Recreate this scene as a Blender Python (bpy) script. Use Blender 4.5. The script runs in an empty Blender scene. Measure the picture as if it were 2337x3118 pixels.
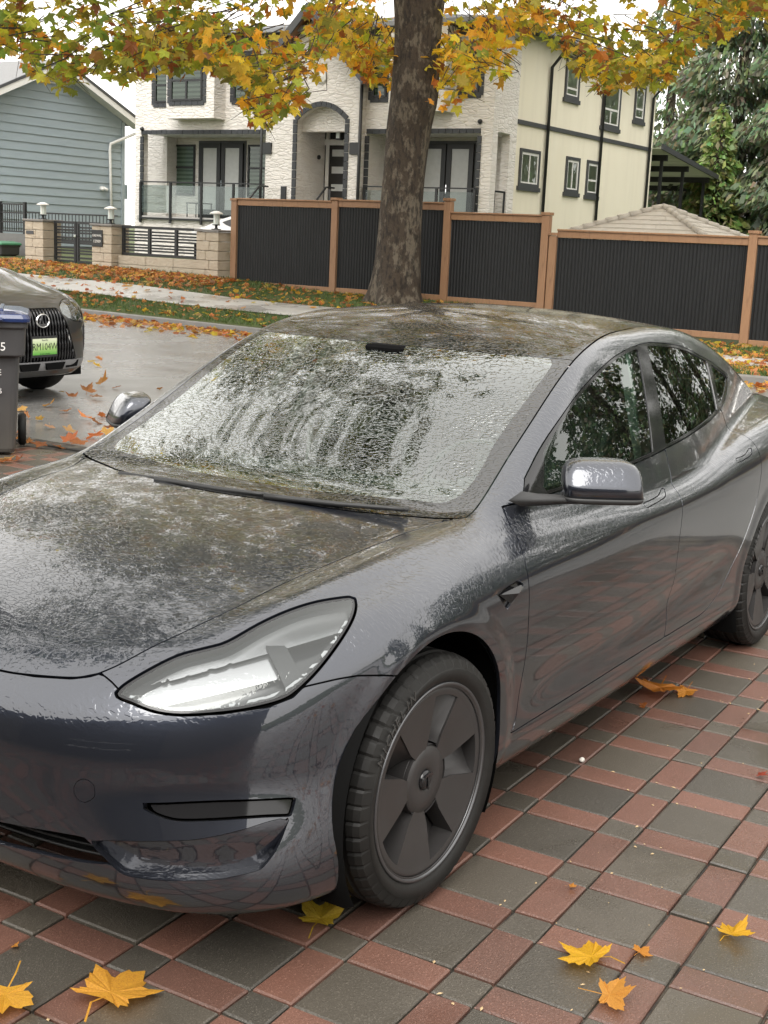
import bpy, bmesh, math, random
import numpy as np
from mathutils import Vector, Matrix
random.seed(7); rng=np.random.default_rng(7)
S=bpy.context.scene
R=math.radians
# ---------------------------------------------------------------- camera, sky, sun, exposure
cam=bpy.data.cameras.new('camera'); co=bpy.data.objects.new('camera',cam); S.collection.objects.link(co)
cr=Vector((-0.5361121828,0.8430086005,0.0438203924)); cu=Vector((-0.1496640898,-0.1460110222,0.9778964370)); cf=Vector((-0.8307733671,-0.5177038543,-0.2044464027))
M=Matrix((cr,cu,-cf)).transposed().to_4x4(); M.translation=Vector((2.7600460876,2.4314628829,1.6885455552)); co.matrix_world=M
cam.sensor_fit='VERTICAL'; cam.sensor_height=36.0; cam.lens=36.0*1.2863188; cam.clip_start=.05; cam.clip_end=900
cam.dof.use_dof=False
S.camera=co
W=bpy.data.worlds.new('World'); S.world=W; W.use_nodes=True
nt=W.node_tree; nt.nodes.clear()
sky=nt.nodes.new('ShaderNodeTexSky'); sky.sky_type='NISHITA'; sky.sun_disc=False
SUN_EL,SUN_AZ=R(50),R(68)
sky.sun_elevation=SUN_EL; sky.sun_rotation=SUN_AZ; sky.air_density=1.0; sky.dust_density=6.0; sky.ozone_density=1.0
hsv=nt.nodes.new('ShaderNodeHueSaturation'); hsv.inputs['Saturation'].default_value=.10; hsv.inputs['Value'].default_value=1.0
mixo=nt.nodes.new('ShaderNodeMix'); mixo.data_type='RGBA'; mixo.inputs[0].default_value=.75; mixo.inputs[7].default_value=(12.2,11.9,11.4,1)
bg=nt.nodes.new('ShaderNodeBackground'); bg.inputs['Strength'].default_value=.13
out=nt.nodes.new('ShaderNodeOutputWorld')
nt.links.new(sky.outputs[0],hsv.inputs['Color']); nt.links.new(hsv.outputs[0],mixo.inputs[6]); nt.links.new(mixo.outputs[2],bg.inputs['Color']); nt.links.new(bg.outputs[0],out.inputs['Surface'])
sl=bpy.data.lights.new('sun','SUN'); sl.energy=1.3; sl.angle=R(40); sl.color=(1,.97,.92)
so=bpy.data.objects.new('sun',sl); S.collection.objects.link(so)
sd=Vector((math.sin(SUN_AZ)*math.cos(SUN_EL),math.cos(SUN_AZ)*math.cos(SUN_EL),math.sin(SUN_EL)))
so.rotation_euler=sd.to_track_quat('Z','Y').to_euler()
vs=S.view_settings; vs.view_transform='Standard'; vs.look='None'; vs.gamma=1; vs.use_curve_mapping=False; vs.exposure=.86
S.render.engine='CYCLES'
S.cycles.max_bounces=10; S.cycles.transparent_max_bounces=14; S.cycles.glossy_bounces=5; S.cycles.transmission_bounces=6; S.cycles.caustics_reflective=False; S.cycles.caustics_refractive=False
S.cycles.use_denoising=True

# ---------------------------------------------------------------- helpers
LINK=S.collection.objects.link
def tag(o,label=None,cat=None,group=None,kind=None):
    if label: o['label']=label
    if cat: o['category']=cat
    if group: o['group']=group
    if kind: o['kind']=kind
    return o
def empty(name,loc=(0,0,0),rot=0,**k):
    o=bpy.data.objects.new(name,None); LINK(o); o.location=loc; o.rotation_euler=(0,0,rot); o.empty_display_size=.2
    return tag(o,**k)
def mesh_np(V,F,smooth=False,N=None):
    me=bpy.data.meshes.new('mesh'); me.from_pydata(np.asarray(V).tolist(),[],np.asarray(F).tolist() if not isinstance(F,list) else F)
    if smooth or N is not None: me.polygons.foreach_set('use_smooth',[True]*len(me.polygons))
    if N is not None: me.normals_split_custom_set_from_vertices(np.asarray(N).tolist())
    me.update(); return me
def obj(name,me,mat=None,parent=None,loc=None,**k):
    o=bpy.data.objects.new(name,me); LINK(o)
    if mat is not None:
        me.materials.clear()
        for m in (mat if isinstance(mat,(list,tuple)) else [mat]): me.materials.append(m)
    if parent is not None: o.parent=parent
    if loc is not None: o.location=loc
    return tag(o,**k)
class MB:
    """collects simple solids into one mesh"""
    def __init__(s): s.v=[]; s.f=[]; s.m=[]; s.sm=[]
    def add(s,V,F,mi=0,smooth=False):
        b=len(s.v); s.v+= [tuple(map(float,p)) for p in V]; s.f+=[[i+b for i in f] for f in F]; s.m+=[mi]*len(F); s.sm+=[smooth]*len(F); return s
    def box(s,x0,x1,y0,y1,z0,z1,mi=0,bev=0):
        if bev<=0:
            V=[(x,y,z) for z in (z0,z1) for y in (y0,y1) for x in (x0,x1)]
            F=[(0,2,3,1),(4,5,7,6),(0,1,5,4),(2,6,7,3),(0,4,6,2),(1,3,7,5)]
            return s.add(V,F,mi)
        bm=bmesh.new(); bmesh.ops.create_cube(bm,size=1)
        for v in bm.verts: v.co=Vector(((x0+x1)/2+v.co.x*(x1-x0),(y0+y1)/2+v.co.y*(y1-y0),(z0+z1)/2+v.co.z*(z1-z0)))
        bmesh.ops.bevel(bm,geom=bm.edges[:],offset=bev,segments=1,affect='EDGES')
        bm.verts.index_update(); s.add([v.co for v in bm.verts],[[v.index for v in f.verts] for f in bm.faces],mi); bm.free(); return s
    def prism(s,poly,d,mi=0):
        """poly: 3D loop, extruded by vector d"""
        n=len(poly); P=[Vector(p) for p in poly]; d=Vector(d)
        V=P+[p+d for p in P]
        F=[list(range(n))[::-1],list(range(n,2*n))]+[[i,(i+1)%n,n+(i+1)%n,n+i] for i in range(n)]
        return s.add(V,F,mi)
    def tube(s,pts,r,n=8,mi=0,cap=True,smooth=True):
        P=[Vector(p) for p in pts]; rr=r if isinstance(r,(list,tuple)) else [r]*len(P); V=[];F=[]
        up=Vector((0,0,1)); prev=None
        for i,p in enumerate(P):
            t=(P[min(i+1,len(P)-1)]-P[max(i-1,0)]).normalized()
            if prev is None: a=t.cross(up if abs(t.z)<.9 else Vector((1,0,0))).normalized()
            else: a=(prev-t*prev.dot(t)).normalized()
            prev=a; b=t.cross(a)
            V+=[p+(a*math.cos(2*math.pi*k/n)+b*math.sin(2*math.pi*k/n))*rr[i] for k in range(n)]
        for i in range(len(P)-1):
            F+=[[i*n+k,i*n+(k+1)%n,(i+1)*n+(k+1)%n,(i+1)*n+k] for k in range(n)]
        if cap: F+=[list(range(n))[::-1],[(len(P)-1)*n+k for k in range(n)]]
        return s.add(V,F,mi,smooth)
    def lathe(s,prof,n=24,axis='z',c=(0,0,0),mi=0,smooth=True,close=False):
        V=[];F=[]
        for r,h in prof:
            for k in range(n):
                a=2*math.pi*k/n; x,y=r*math.cos(a),r*math.sin(a)
                p={'z':(x,y,h),'y':(x,h,y),'x':(h,x,y)}[axis]; V.append((p[0]+c[0],p[1]+c[1],p[2]+c[2]))
        m=len(prof)
        for i in range(m-1 if not close else m):
            j=(i+1)%m
            for k in range(n):
                q=[i*n+k,i*n+(k+1)%n,j*n+(k+1)%n,j*n+k]
                F.append(q if axis!='y' else q[::-1])
        return s.add(V,F,mi,smooth)
    def mesh(s):
        me=bpy.data.meshes.new('mesh'); me.from_pydata(s.v,[],s.f)
        me.polygons.foreach_set('material_index',s.m); me.polygons.foreach_set('use_smooth',s.sm); me.update(); return me
    def build(s,name,mat,parent=None,loc=None,**k): return obj(name,s.mesh(),mat,parent,loc,**k)
def clone(o,parent=None):
    c=o.copy(); LINK(c); c.parent=parent
    for ch in list(o.children): clone(ch,c)
    return c
def bevel_mod(o,w,seg=2):
    m=o.modifiers.new('bevel','BEVEL'); m.width=w; m.segments=seg; m.limit_method='ANGLE'; m.angle_limit=R(40); return o

# ---------------------------------------------------------------- materials
class NT:
    def __init__(s,name):
        s.m=bpy.data.materials.new(name); s.m.use_nodes=True; s.t=s.m.node_tree; s.b=s.t.nodes['Principled BSDF']; s.o=s.t.nodes['Material Output']
    def n(s,typ,**k):
        nd=s.t.nodes.new('ShaderNode'+typ)
        for a,b in k.items(): setattr(nd,a,b)
        return nd
    def l(s,a,b): s.t.links.new(a,b)
    def pos(s,scale=(1,1,1),kind='Object'):
        tc=s.n('TexCoord'); mp=s.n('Mapping'); mp.inputs['Scale'].default_value=scale; s.l(tc.outputs[kind],mp.inputs[0]); return mp.outputs[0]
    def world(s,scale=(1,1,1)):
        g=s.n('NewGeometry'); mp=s.n('Mapping'); mp.inputs['Scale'].default_value=scale; s.l(g.outputs['Position'],mp.inputs[0]); return mp.outputs[0]
    def noise(s,vec,scale,detail=4,rough=.55,dist=0):
        n=s.n('TexNoise'); n.inputs['Scale'].default_value=scale; n.inputs['Detail'].default_value=detail; n.inputs['Roughness'].default_value=rough; n.inputs['Distortion'].default_value=dist
        if vec is not None: s.l(vec,n.inputs['Vector'])
        return n.outputs['Fac']
    def vor(s,vec,scale,feature='F1',rand=1):
        n=s.n('TexVoronoi',feature=feature); n.inputs['Scale'].default_value=scale; n.inputs['Randomness'].default_value=rand
        s.l(vec,n.inputs['Vector']); return n.outputs['Distance'],n.outputs.get('Color')
    def ramp(s,fac,stops,interp='LINEAR'):
        r=s.n('ValToRGB'); r.color_ramp.interpolation=interp; e=r.color_ramp.elements
        while len(e)<len(stops): e.new(.5)
        for el,(p,c) in zip(e,stops):
            el.position=p; el.color=(c,c,c,1) if not isinstance(c,tuple) else (*c,1)
        s.l(fac,r.inputs[0]); return r.outputs[0]
    def mix(s,fac,a,b,mode='MIX'):
        m=s.n('Mix',data_type='RGBA',blend_type=mode)
        for i,v in ((0,fac),(6,a),(7,b)):
            if hasattr(v,'links') or hasattr(v,'is_linked'): s.l(v,m.inputs[i])
            elif i==0: m.inputs[0].default_value=v
            else: m.inputs[i].default_value=(*v,1) if len(v)==3 else v
        return m.outputs[2]
    def math(s,op,a,b=0.5,c=None):
        m=s.n('Math',operation=op)
        for i,v in enumerate((a,b,c)):
            if v is None: continue
            if hasattr(v,'is_linked'): s.l(v,m.inputs[i])
            else: m.inputs[i].default_value=v
        return m.outputs[0]
    def bump(s,h,strength=.3,dist=.01,to='Normal',prev=None):
        b=s.n('Bump'); b.inputs['Strength'].default_value=strength; b.inputs['Distance'].default_value=dist; s.l(h,b.inputs['Height'])
        if prev is not None: s.l(prev,b.inputs['Normal'])
        if to: s.l(b.outputs[0],s.b.inputs[to])
        return b.outputs[0]
    def set(s,**k):
        for a,v in k.items():
            i=s.b.inputs[a.replace('_',' ')]
            if hasattr(v,'is_linked'): s.l(v,i)
            elif isinstance(v,tuple): i.default_value=(*v,1) if len(v)==3 else v
            else: i.default_value=v
        return s
def simple(name,col,rough=.5,metal=0,var=.12,vs=8,bump=0,bs=60,coat=0,spec=.5,bd=.004):
    m=NT(name); p=m.pos()
    f=m.noise(p,vs,5)
    c=m.mix(f,tuple(x*(1-var) for x in col),tuple(min(x*(1+var),1) for x in col))
    m.set(Base_Color=c,Roughness=rough,Metallic=metal,Coat_Weight=coat,Specular_IOR_Level=spec)
    if bump: m.bump(m.noise(p,bs,4),bump,bd)
    return m.m
# ---------------------------------------------------------------- ground heights
def pl(v,xs,ys): return np.interp(v,xs,ys)
def road_z(x,y):
    return 0.0-.012+pl(-np.asarray(y,float),[-60,9,14,22,40,120],[-.0,0,.06,.20,.42,.9])*np.clip((-np.asarray(x,float)-5)/7,0,1)
def fence_z(y): return pl(-np.asarray(y,float),[-60,0,4.5,7.5,8.7,13.5,16.5,22,40,120],[.02,.03,.08,.18,.46,.50,.68,.76,.95,1.4])
KX=-14.6
def lawn_z(x,y):
    k=road_z(np.full_like(np.asarray(x,float),KX),y)+.11
    t=np.clip((KX-np.asarray(x,float))/(20.3+KX),0,1)
    return k+(fence_z(y)-k)*t**.85
def terr_z(x,y):
    x=np.asarray(x,float); y=np.asarray(y,float)
    z=np.where(x>KX-.1,road_z(x,y)-.06,np.where(x>-20.3,lawn_z(x,y)-.006,fence_z(y)-.006))
    return np.where(x>-4.4,-.09,z)
def sheet(xs,ys,zf,name,mat,**k):
    X,Y=np.meshgrid(xs,ys,indexing='ij'); Z=zf(X,Y); n,m=X.shape
    V=np.c_[X.ravel(),Y.ravel(),Z.ravel()]
    i=np.arange(n-1)[:,None]*m+np.arange(m-1)[None]
    F=np.stack([i,i+m,i+m+1,i+1],-1).reshape(-1,4)
    return obj(name,mesh_np(V,F,True),mat,**k)
# materials
m=NT('wet_asphalt'); p=m.world(); f=m.noise(p,.35,5,.6); g=m.noise(p,140,2); h=m.noise(p,1.3,4)
sp=m.ramp(m.vor(p,260)[0],[(.0,1.0),(.5,.0)])
m.set(Base_Color=m.mix(m.math('MULTIPLY',g,.8),m.mix(h,(.115,.112,.107),(.175,.17,.162)),(.23,.225,.215)),Roughness=m.ramp(m.mix(.35,f,h),[(.36,.12),(.62,.42)]),Specular_IOR_Level=.7)
m.bump(m.math('MULTIPLY_ADD',g,.5,m.math('MULTIPLY',sp,.5)),.28,.006); ASPH=m.m
m=NT('concrete_walk'); p=m.world(); f=m.noise(p,1.2,5); g=m.noise(p,120,3)
m.set(Base_Color=m.mix(f,(.34,.33,.31),(.48,.47,.445)),Roughness=m.ramp(f,[(.35,.18),(.65,.5)])); m.bump(g,.2,.004); CONC=m.m
m=NT('lawn_soil'); p=m.world(); f=m.noise(p,1.1,5); g=m.noise(p,45,4)
m.set(Base_Color=m.mix(g,m.mix(f,(.035,.055,.012),(.06,.085,.018)),m.mix(f,(.055,.06,.018),(.10,.12,.03))),Roughness=.8); m.bump(g,.8,.03); SOIL=m.m
m=NT('joint_sand'); p=m.world(); g=m.noise(p,90,4); f=m.ramp(m.noise(p,7,5,.6),[(.42,0),(.66,1)])
m.set(Base_Color=m.mix(f,(.020,.018,.015),(.105,.09,.065)),Roughness=.7); m.bump(g,.6,.006); JOINT=m.m
KERB=simple('kerb_concrete',(.17,.165,.155),.45,var=.3,vs=5,bump=.3,bs=60)
def paver_mat(name,c0,c1,c2):
    m=NT(name); p=m.world()
    oi=m.n('ObjectInfo'); ge=m.n('NewGeometry'); r=m.math('FRACT',m.math('ADD',oi.outputs['Random'],ge.outputs['Random Per Island']))
    f=m.noise(p,5,5,.6); g=m.noise(p,150,3,.7); gg=m.noise(p,260,2.5,.65)
    grit=m.ramp(gg,[(.58,0),(.70,1)])
    base=m.mix(f,c0,c1); base=m.mix(m.math('MULTIPLY',r,.85),base,c2); base=m.mix(m.math('MULTIPLY',g,.45),base,tuple(x*.55 for x in c0))
    base=m.mix(m.math('MULTIPLY',grit,.55),base,tuple(min(1,x*1.9+.05) for x in c1))
    # standing water film: lower, glossier patches mostly on the open side of the drive
    sx=m.n('SeparateXYZ'); m.l(p,sx.inputs[0])
    side=m.ramp(m.math('MULTIPLY_ADD',sx.outputs[1],.55,-.50),[(.0,0),(.8,1)])
    n2=m.noise(p,2.6,4,.55,.6); w=m.ramp(m.math('MULTIPLY_ADD',side,.36,m.math('MULTIPLY',n2,.85)),[(.50,0),(.68,1)])
    base=m.mix(m.math('MULTIPLY',w,.32),base,tuple(x*.4 for x in c0))
    st=m.ramp(m.noise(p,1.1,5,.6),[(.45,0),(.75,1)]); base=m.mix(m.math('MULTIPLY',st,.5),base,(.045,.039,.030))
    ro=m.math('MULTIPLY_ADD',w,-.33,m.math('MULTIPLY_ADD',g,.2,.27))
    m.set(Base_Color=base,Roughness=ro,Specular_IOR_Level=.5)
    hh=m.math('MULTIPLY_ADD',gg,.55,m.math('MULTIPLY',g,.8))
    b=m.n('Bump'); m.l(hh,b.inputs['Height']); b.inputs['Distance'].default_value=.004; m.l(m.math('MULTIPLY_ADD',w,-.42,.62),b.inputs['Strength']); m.l(b.outputs[0],m.b.inputs['Normal'])
    return m.m
PRED=paver_mat('red_paver',(.150,.068,.047),(.215,.108,.078),(.098,.052,.040))
PGREY=paver_mat('charcoal_paver',(.080,.068,.052),(.118,.101,.078),(.050,.046,.039))
# terrain to the horizon
ax=np.unique(np.r_[np.linspace(-600,-60,12),np.linspace(-60,-21,14),[-20.31,-20.29],np.linspace(-20,KX-.12,14),[KX-.09],np.linspace(KX,-4.5,8),[-4.41,-4.39],np.linspace(-2,40,6),np.linspace(60,600,10)])
ay=np.unique(np.r_[np.linspace(-600,-60,10),np.linspace(-60,20,81),np.linspace(30,600,10)])
sheet(ax,ay,terr_z,'terrain',SOIL,kind='structure')
sheet(np.linspace(KX,-4.4,12),np.unique(np.r_[np.linspace(-120,-40,10),np.linspace(-40,10,51),np.linspace(12,120,10)]),road_z,'road',ASPH,kind='structure')
yk=np.r_[np.linspace(-120,-40,12),np.linspace(-39,8,48),np.linspace(10,120,12)]
sheet(np.linspace(-17.65,-16.1,4),yk,lambda x,y:lawn_z(x,y)+.02,'sidewalk',CONC,kind='structure')
kb=MB()
for a,b in zip(yk[:-1],yk[1:]):
    za,zb=float(road_z(KX,a)),float(road_z(KX,b)); V=[]
    for y,z in ((a,za),(b,zb)): V+=[(KX+.02,y,z-.05),(KX,y,z+.095),(KX-.15,y,z+.11),(KX-.15,y,z-.1)]
    kb.add(V,[(0,4,5,1),(1,5,6,2),(2,6,7,3)])
kb.build('kerb',KERB,kind='structure')
# driveway of concrete pavers: wide and narrow rows both ways
drive=empty('driveway',(0,0,0),kind='structure')
db=MB(); db.add([(-4.4,-6.5,-.013),(14,-6.5,-.013),(14,9,-.013),(-4.4,9,-.013)],[(0,1,2,3)]); db.build('joint_bed',JOINT,drive,kind='structure')
kb=MB(); kb.box(-4.52,-4.38,-6.5,9,-.12,.004,bev=.006); kb.build('edge_course',JOINT,drive)
GX,GY=.2492,.8813; UU=Vector((-.99955,-.0300,0)); VV=Vector((-.0300,.99955,0)); PW,PN=.22815,.11182; PP=PW+PN
gap=.0031
def paver_mesh(a,b,seed):
    r=random.Random(seed); c=.004; z0=-.05; V=[];a0,b0=a/2-gap,b/2-gap
    j=lambda: r.uniform(-.0009,.0009)
    zt=[r.uniform(-.0016,.0012) for _ in range(4)]
    for sx,sy in ((-1,-1),(1,-1),(1,1),(-1,1)): V.append((sx*a0,sy*b0,z0))
    for k,(sx,sy) in enumerate(((-1,-1),(1,-1),(1,1),(-1,1))): V.append((sx*a0+j(),sy*b0+j(),-.0045+zt[k]))
    for k,(sx,sy) in enumerate(((-1,-1),(1,-1),(1,1),(-1,1))): V.append((sx*(a0-c),sy*(b0-c),zt[k]))
    F=[(0,1,5,4),(1,2,6,5),(2,3,7,6),(3,0,4,7),(4,5,9,8),(5,6,10,9),(6,7,11,10),(7,4,8,11),(8,9,10,11)]
    return V,F
kinds={('w','w'):PGREY,('n','n'):PGREY,('w','n'):PRED,('n','w'):PRED}
bank={}
for (ku,kv),mt in kinds.items():
    bank[ku,kv]=[]
    for s in range(5):
        V,F=paver_mesh(PW if ku=='w' else PN,PW if kv=='w' else PN,hash((ku=='w',kv=='w',s))%9999)
        me=bpy.data.meshes.new('paver'); me.from_pydata(V,[],F); me.materials.append(mt); bank[ku,kv].append((me,V,F))
cells=[]
rot=math.atan2(UU.y,UU.x); cw=co.matrix_world.inverted()
for iu in range(-13,15):
    for iv in range(-22,23):
        for ku in 'wn':
            for kv in 'wn':
                u=iu*PP+(PW/2 if ku=='w' else PW+PN/2); v=iv*PP+(PW/2 if kv=='w' else PW+PN/2)
                p=Vector((GX,GY,0))+UU*u+VV*v
                if p.x<-4.27 or p.y<-6.2 or p.y>8.7 or p.x>4.2: continue
                q=cw@p; d=-q.z
                if d<.3: vis=0
                else:
                    fx=abs(q.x/d*1.2863); fy=abs(q.y/d*1.2863)
                    vis=(fx<.41 and fy<.53)
                    if -3.7<p.x<.62 and abs(p.y)<.72: vis=0
                    if p.y<-.4 and p.x>-2.5: vis=0
                    if -3.7<p.x<.6 and p.y<-.72: vis=0
                sz=(1 if 'w' in ku+kv else .6)*vis/max(d,.3)
                cells.append((-sz,iu,iv,ku,kv,p))
cells.sort(key=lambda c:c[0])
rest={'g':MB(),'r':MB()}
for n,(sz,iu,iv,ku,kv,p) in enumerate(cells):
    me,V,F=random.choice(bank[ku,kv]); tz=random.gauss(0,.0012)
    if n<300:
        o=bpy.data.objects.new('paver',me); LINK(o); o.parent=drive; o.location=(p.x+random.gauss(0,.0007),p.y+random.gauss(0,.0007),tz); o.rotation_euler=(random.gauss(0,.003),random.gauss(0,.003),rot+random.gauss(0,.003))
    else:
        ca,sa=math.cos(rot),math.sin(rot)
        rest['g' if ku==kv else 'r'].add([(p.x+a*ca-b*sa,p.y+a*sa+b*ca,c+tz) for a,b,c in V],F)
rest['g'].build('grey_pavers',PGREY,drive,kind='stuff'); rest['r'].build('red_pavers',PRED,drive,kind='stuff')
# ---------------------------------------------------------------- car body as one smooth implicit surface
def spl(x,k):
    """natural cubic spline through knots k, linear outside"""
    k=sorted(k); X=np.array([a for a,_ in k],float); Y=np.array([b for _,b in k],float)
    n=len(X); h=np.diff(X); A=np.zeros((n,n)); r=np.zeros(n); A[0,0]=A[-1,-1]=1
    for i in range(1,n-1):
        A[i,i-1]=h[i-1]; A[i,i]=2*(h[i-1]+h[i]); A[i,i+1]=h[i]
        r[i]=6*((Y[i+1]-Y[i])/h[i]-(Y[i]-Y[i-1])/h[i-1])
    m=np.linalg.solve(A,r)
    x=np.asarray(x,float); xc=np.clip(x,X[0],X[-1]); j=np.clip(np.searchsorted(X,xc)-1,0,n-2)
    a=(X[j+1]-xc); b=(xc-X[j]); hj=h[j]
    y=m[j]*a**3/(6*hj)+m[j+1]*b**3/(6*hj)+(Y[j]/hj-m[j]*hj/6)*a+(Y[j+1]/hj-m[j+1]*hj/6)*b
    s0=(Y[1]-Y[0])/h[0]-h[0]*m[1]/6; s1=(Y[-1]-Y[-2])/h[-1]+h[-1]*m[-2]/6
    return y+np.where(x<X[0],(x-X[0])*s0,0)+np.where(x>X[-1],(x-X[-1])*s1,0)
def smax(a,b,r):
    h=np.maximum(r-np.abs(a-b),0); return np.maximum(a,b)+h*h/(4*r)
def smin(a,b,r): return -smax(-a,-b,r)
def sst(a,b,x):
    t=np.clip((x-a)/(b-a),0,1); return t*t*(3-2*t)
NOSE=[(.13,.64),(.17,.735),(.21,.79),(.27,.824),(.36,.838),(.48,.841),(.57,.828),(.64,.795),(.70,.745),(.76,.67),(.85,.52)]
TAIL=[(.2,-3.70),(.35,-3.82),(.5,-3.85),(.7,-3.84),(.9,-3.80),(1.1,-3.74)]
PLAN=[(.3,.902),(.05,.905),(-.5,.914),(-1.2,.923),(-2,.923),(-2.875,.918),(-3.2,.895),(-3.8,.83)]
DZ=[(.12,-.20),(.17,-.105),(.21,-.062),(.26,-.036),(.33,-.026),(.42,-.024),(.52,-.013),(.62,-.004),(.72,0),(.785,-.0015),(.82,-.008),(.86,-.024),(.92,-.052),(1.0,-.095),(1.1,-.16)]
ZC=[(.4,.73),(0,.745),(-.55,.773),(-.87,.778),(-1.32,.802),(-1.65,.812),(-2.07,.822),(-2.53,.851),(-3.2,.90),(-3.8,.93)]
HC=[(.86,.61),(.745,.70),(.62,.757),(.45,.815),(.2,.879),(0,.915),(-.3,.948),(-.6,.962),(-1.2,.95),(-2,.955),(-2.5,1.02),(-2.9,1.05),(-3.3,1.06),(-3.8,1.04)]
TC=[(.05,.80),(-.15,.885),(-.4,.98),(-.8,1.175),(-1.15,1.333),(-1.45,1.418),(-1.75,1.445),(-2.1,1.437),(-2.5,1.383),(-2.9,1.268),(-3.3,1.12),(-3.7,1.0)]
YB=[(0,.72),(-.5,.795),(-1.2,.836),(-2,.826),(-2.6,.775),(-3.2,.685),(-3.7,.58)]
PEXP=2.6
def Wside(x,z):
    zz=z-(spl(x,ZC)-.80)*sst(.45,.75,z)
    dz=spl(zz,DZ); dz=dz*(1-.8*sst(.1,.4,x)*sst(.72,.42,zz)); w=spl(np.clip(x,-3.8,.3),PLAN)+dz
    # concave lower door
    w=w-.012*np.exp(-((z-.43-.06*sst(-1.2,-2.3,x))/.06)**2)*sst(-.45,-.8,x)*sst(-2.45,-2.1,x)
    # arch flares
    for ax in (0.,-2.875):
        rho=np.sqrt((x-ax)**2+(z-.335)**2)
        w=w+.0065*(1-sst(.405,.465,rho))*sst(.12,.3,z)
    return w
def plan(x,y,z,ps=PEXP):
    """superellipse plan outline field"""
    W=np.maximum(Wside(x,z),.3); xn=np.maximum(spl(z,NOSE),.3); xt=np.minimum(spl(z,TAIL),-3.4)
    u=np.maximum(x-.05,0)/(xn-.05)+np.maximum(-3.1-x,0)/(-3.1-xt)
    ay=np.abs(y)/W
    ps=PEXP+1.0*(1-sst(.2,.5,z))*sst(-1,0,x)
    n=(u**ps+ay**ps+1e-12)**(1/ps)
    return (n-1)*np.where(u>0.6,.8,W)
def Htop(x,y):
    ay=np.abs(y)
    yf=spl(x,[(.6,.56),(.3,.66),(0,.715),(-.4,.75),(-1,.8)])
    return spl(x,HC)-.036*(ay/.66)**2.2+.020*np.exp(-((ay-yf)/.065)**2)*sst(.65,.3,x)*sst(-.9,-.5,x)
def bodyfield(x,y,z):
    return smax(smax(plan(x,y,z),(z-Htop(x,y))*.93,.06),.17-z,.03)
def Gside(x,z):
    dz=z-.95
    return spl(x,YB)-.36*dz-.20*dz*np.abs(dz)
def Ttop(x,y):
    xe=x+.24*y*y
    return spl(xe,TC)-(.0+.13*sst(-1.2,-1.85,x))*y*y
def greenhouse(x,y,z):
    return smax(smax((np.abs(y)-Gside(x,np.maximum(z,.9)))*.92,(z-Ttop(x,y))*.9,.04),.82-z,.01)
def CARF(p):
    x,y,z=p[:,0],p[:,1],p[:,2]
    return smin(bodyfield(x,y,z),greenhouse(x,y,z),.025)
def grad(p,f=CARF,e=1e-4):
    g=np.empty_like(p)
    for k in range(3):
        d=np.zeros(3);d[k]=e; g[:,k]=(f(p+d)-f(p-d))/(2*e)
    return g
def march(f,lo,hi,h):
    n=[int(np.ceil((hi[k]-lo[k])/h))+1 for k in range(3)]
    ax=[lo[k]+h*np.arange(n[k]) for k in range(3)]
    G=np.stack(np.meshgrid(*ax,indexing='ij'),-1).reshape(-1,3)
    v=f(G).reshape(n)+1e-9
    s=v>0
    c=np.zeros([m-1 for m in n],int)
    for i in (0,1):
        for j in (0,1):
            for k in (0,1): c+=s[i:n[0]-1+i,j:n[1]-1+j,k:n[2]-1+k]
    I=np.argwhere((c>0)&(c<8))
    idx=lambda a:(a[...,0]*n[1]+a[...,1])*n[2]+a[...,2]
    cor=np.array([[0,0,0],[1,0,0],[1,1,0],[0,1,0],[0,0,1],[1,0,1],[1,1,1],[0,1,1]])
    C=idx(I[:,None,:]+cor)                # cells x 8
    tets=np.array([[0,5,1,6],[0,1,2,6],[0,2,3,6],[0,3,7,6],[0,7,4,6],[0,4,5,6]])
    Tt=C[:,tets].reshape(-1,4); vf=v.ravel(); sg=vf[Tt]>0
    tris=[]
    code=sg@np.array([1,2,4,8])
    E=[]
    def emit(sel,edges):
        t=Tt[sel]
        E.append(np.stack([np.stack([t[:,a],t[:,b]],-1) for a,b in edges],1))
    for i in range(4):
        o=[j for j in range(4) if j!=i]
        for cd in (1<<i,15-(1<<i)): emit(code==cd,[(i,o[0]),(i,o[1]),(i,o[2])])
    for a,b in ((0,1),(0,2),(0,3)):
        o=[j for j in range(4) if j not in (a,b)]
        cd=(1<<a)|(1<<b)
        for q in (cd,15-cd):
            emit(code==q,[(a,o[0]),(a,o[1]),(b,o[1])]); emit(code==q,[(a,o[0]),(b,o[1]),(b,o[0])])
    E=np.concatenate(E); E=np.sort(E,-1)
    key=E[...,0].astype(np.int64)*v.size+E[...,1]
    uk,inv=np.unique(key,return_inverse=True); inv=inv.reshape(-1,3)
    a=uk//v.size; b=uk%v.size
    t=vf[a]/(vf[a]-vf[b]); V=G[a]+(G[b]-G[a])*t[:,None]
    return V,inv
def build(f,lo,hi,h,it=4):
    V,T=march(f,lo,hi,h)
    for _ in range(it):
        g=grad(V,f); d=f(V)/np.maximum((g*g).sum(1),.05); V=V-g*np.clip(d,-.02,.02)[:,None]
    N=grad(V,f); N/=np.linalg.norm(N,axis=1)[:,None]
    cr=np.cross(V[T[:,1]]-V[T[:,0]],V[T[:,2]]-V[T[:,0]])
    fl=(cr*N[T].sum(1)).sum(1)<0; T[fl]=T[fl][:,::-1]
    return V,N,T
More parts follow.
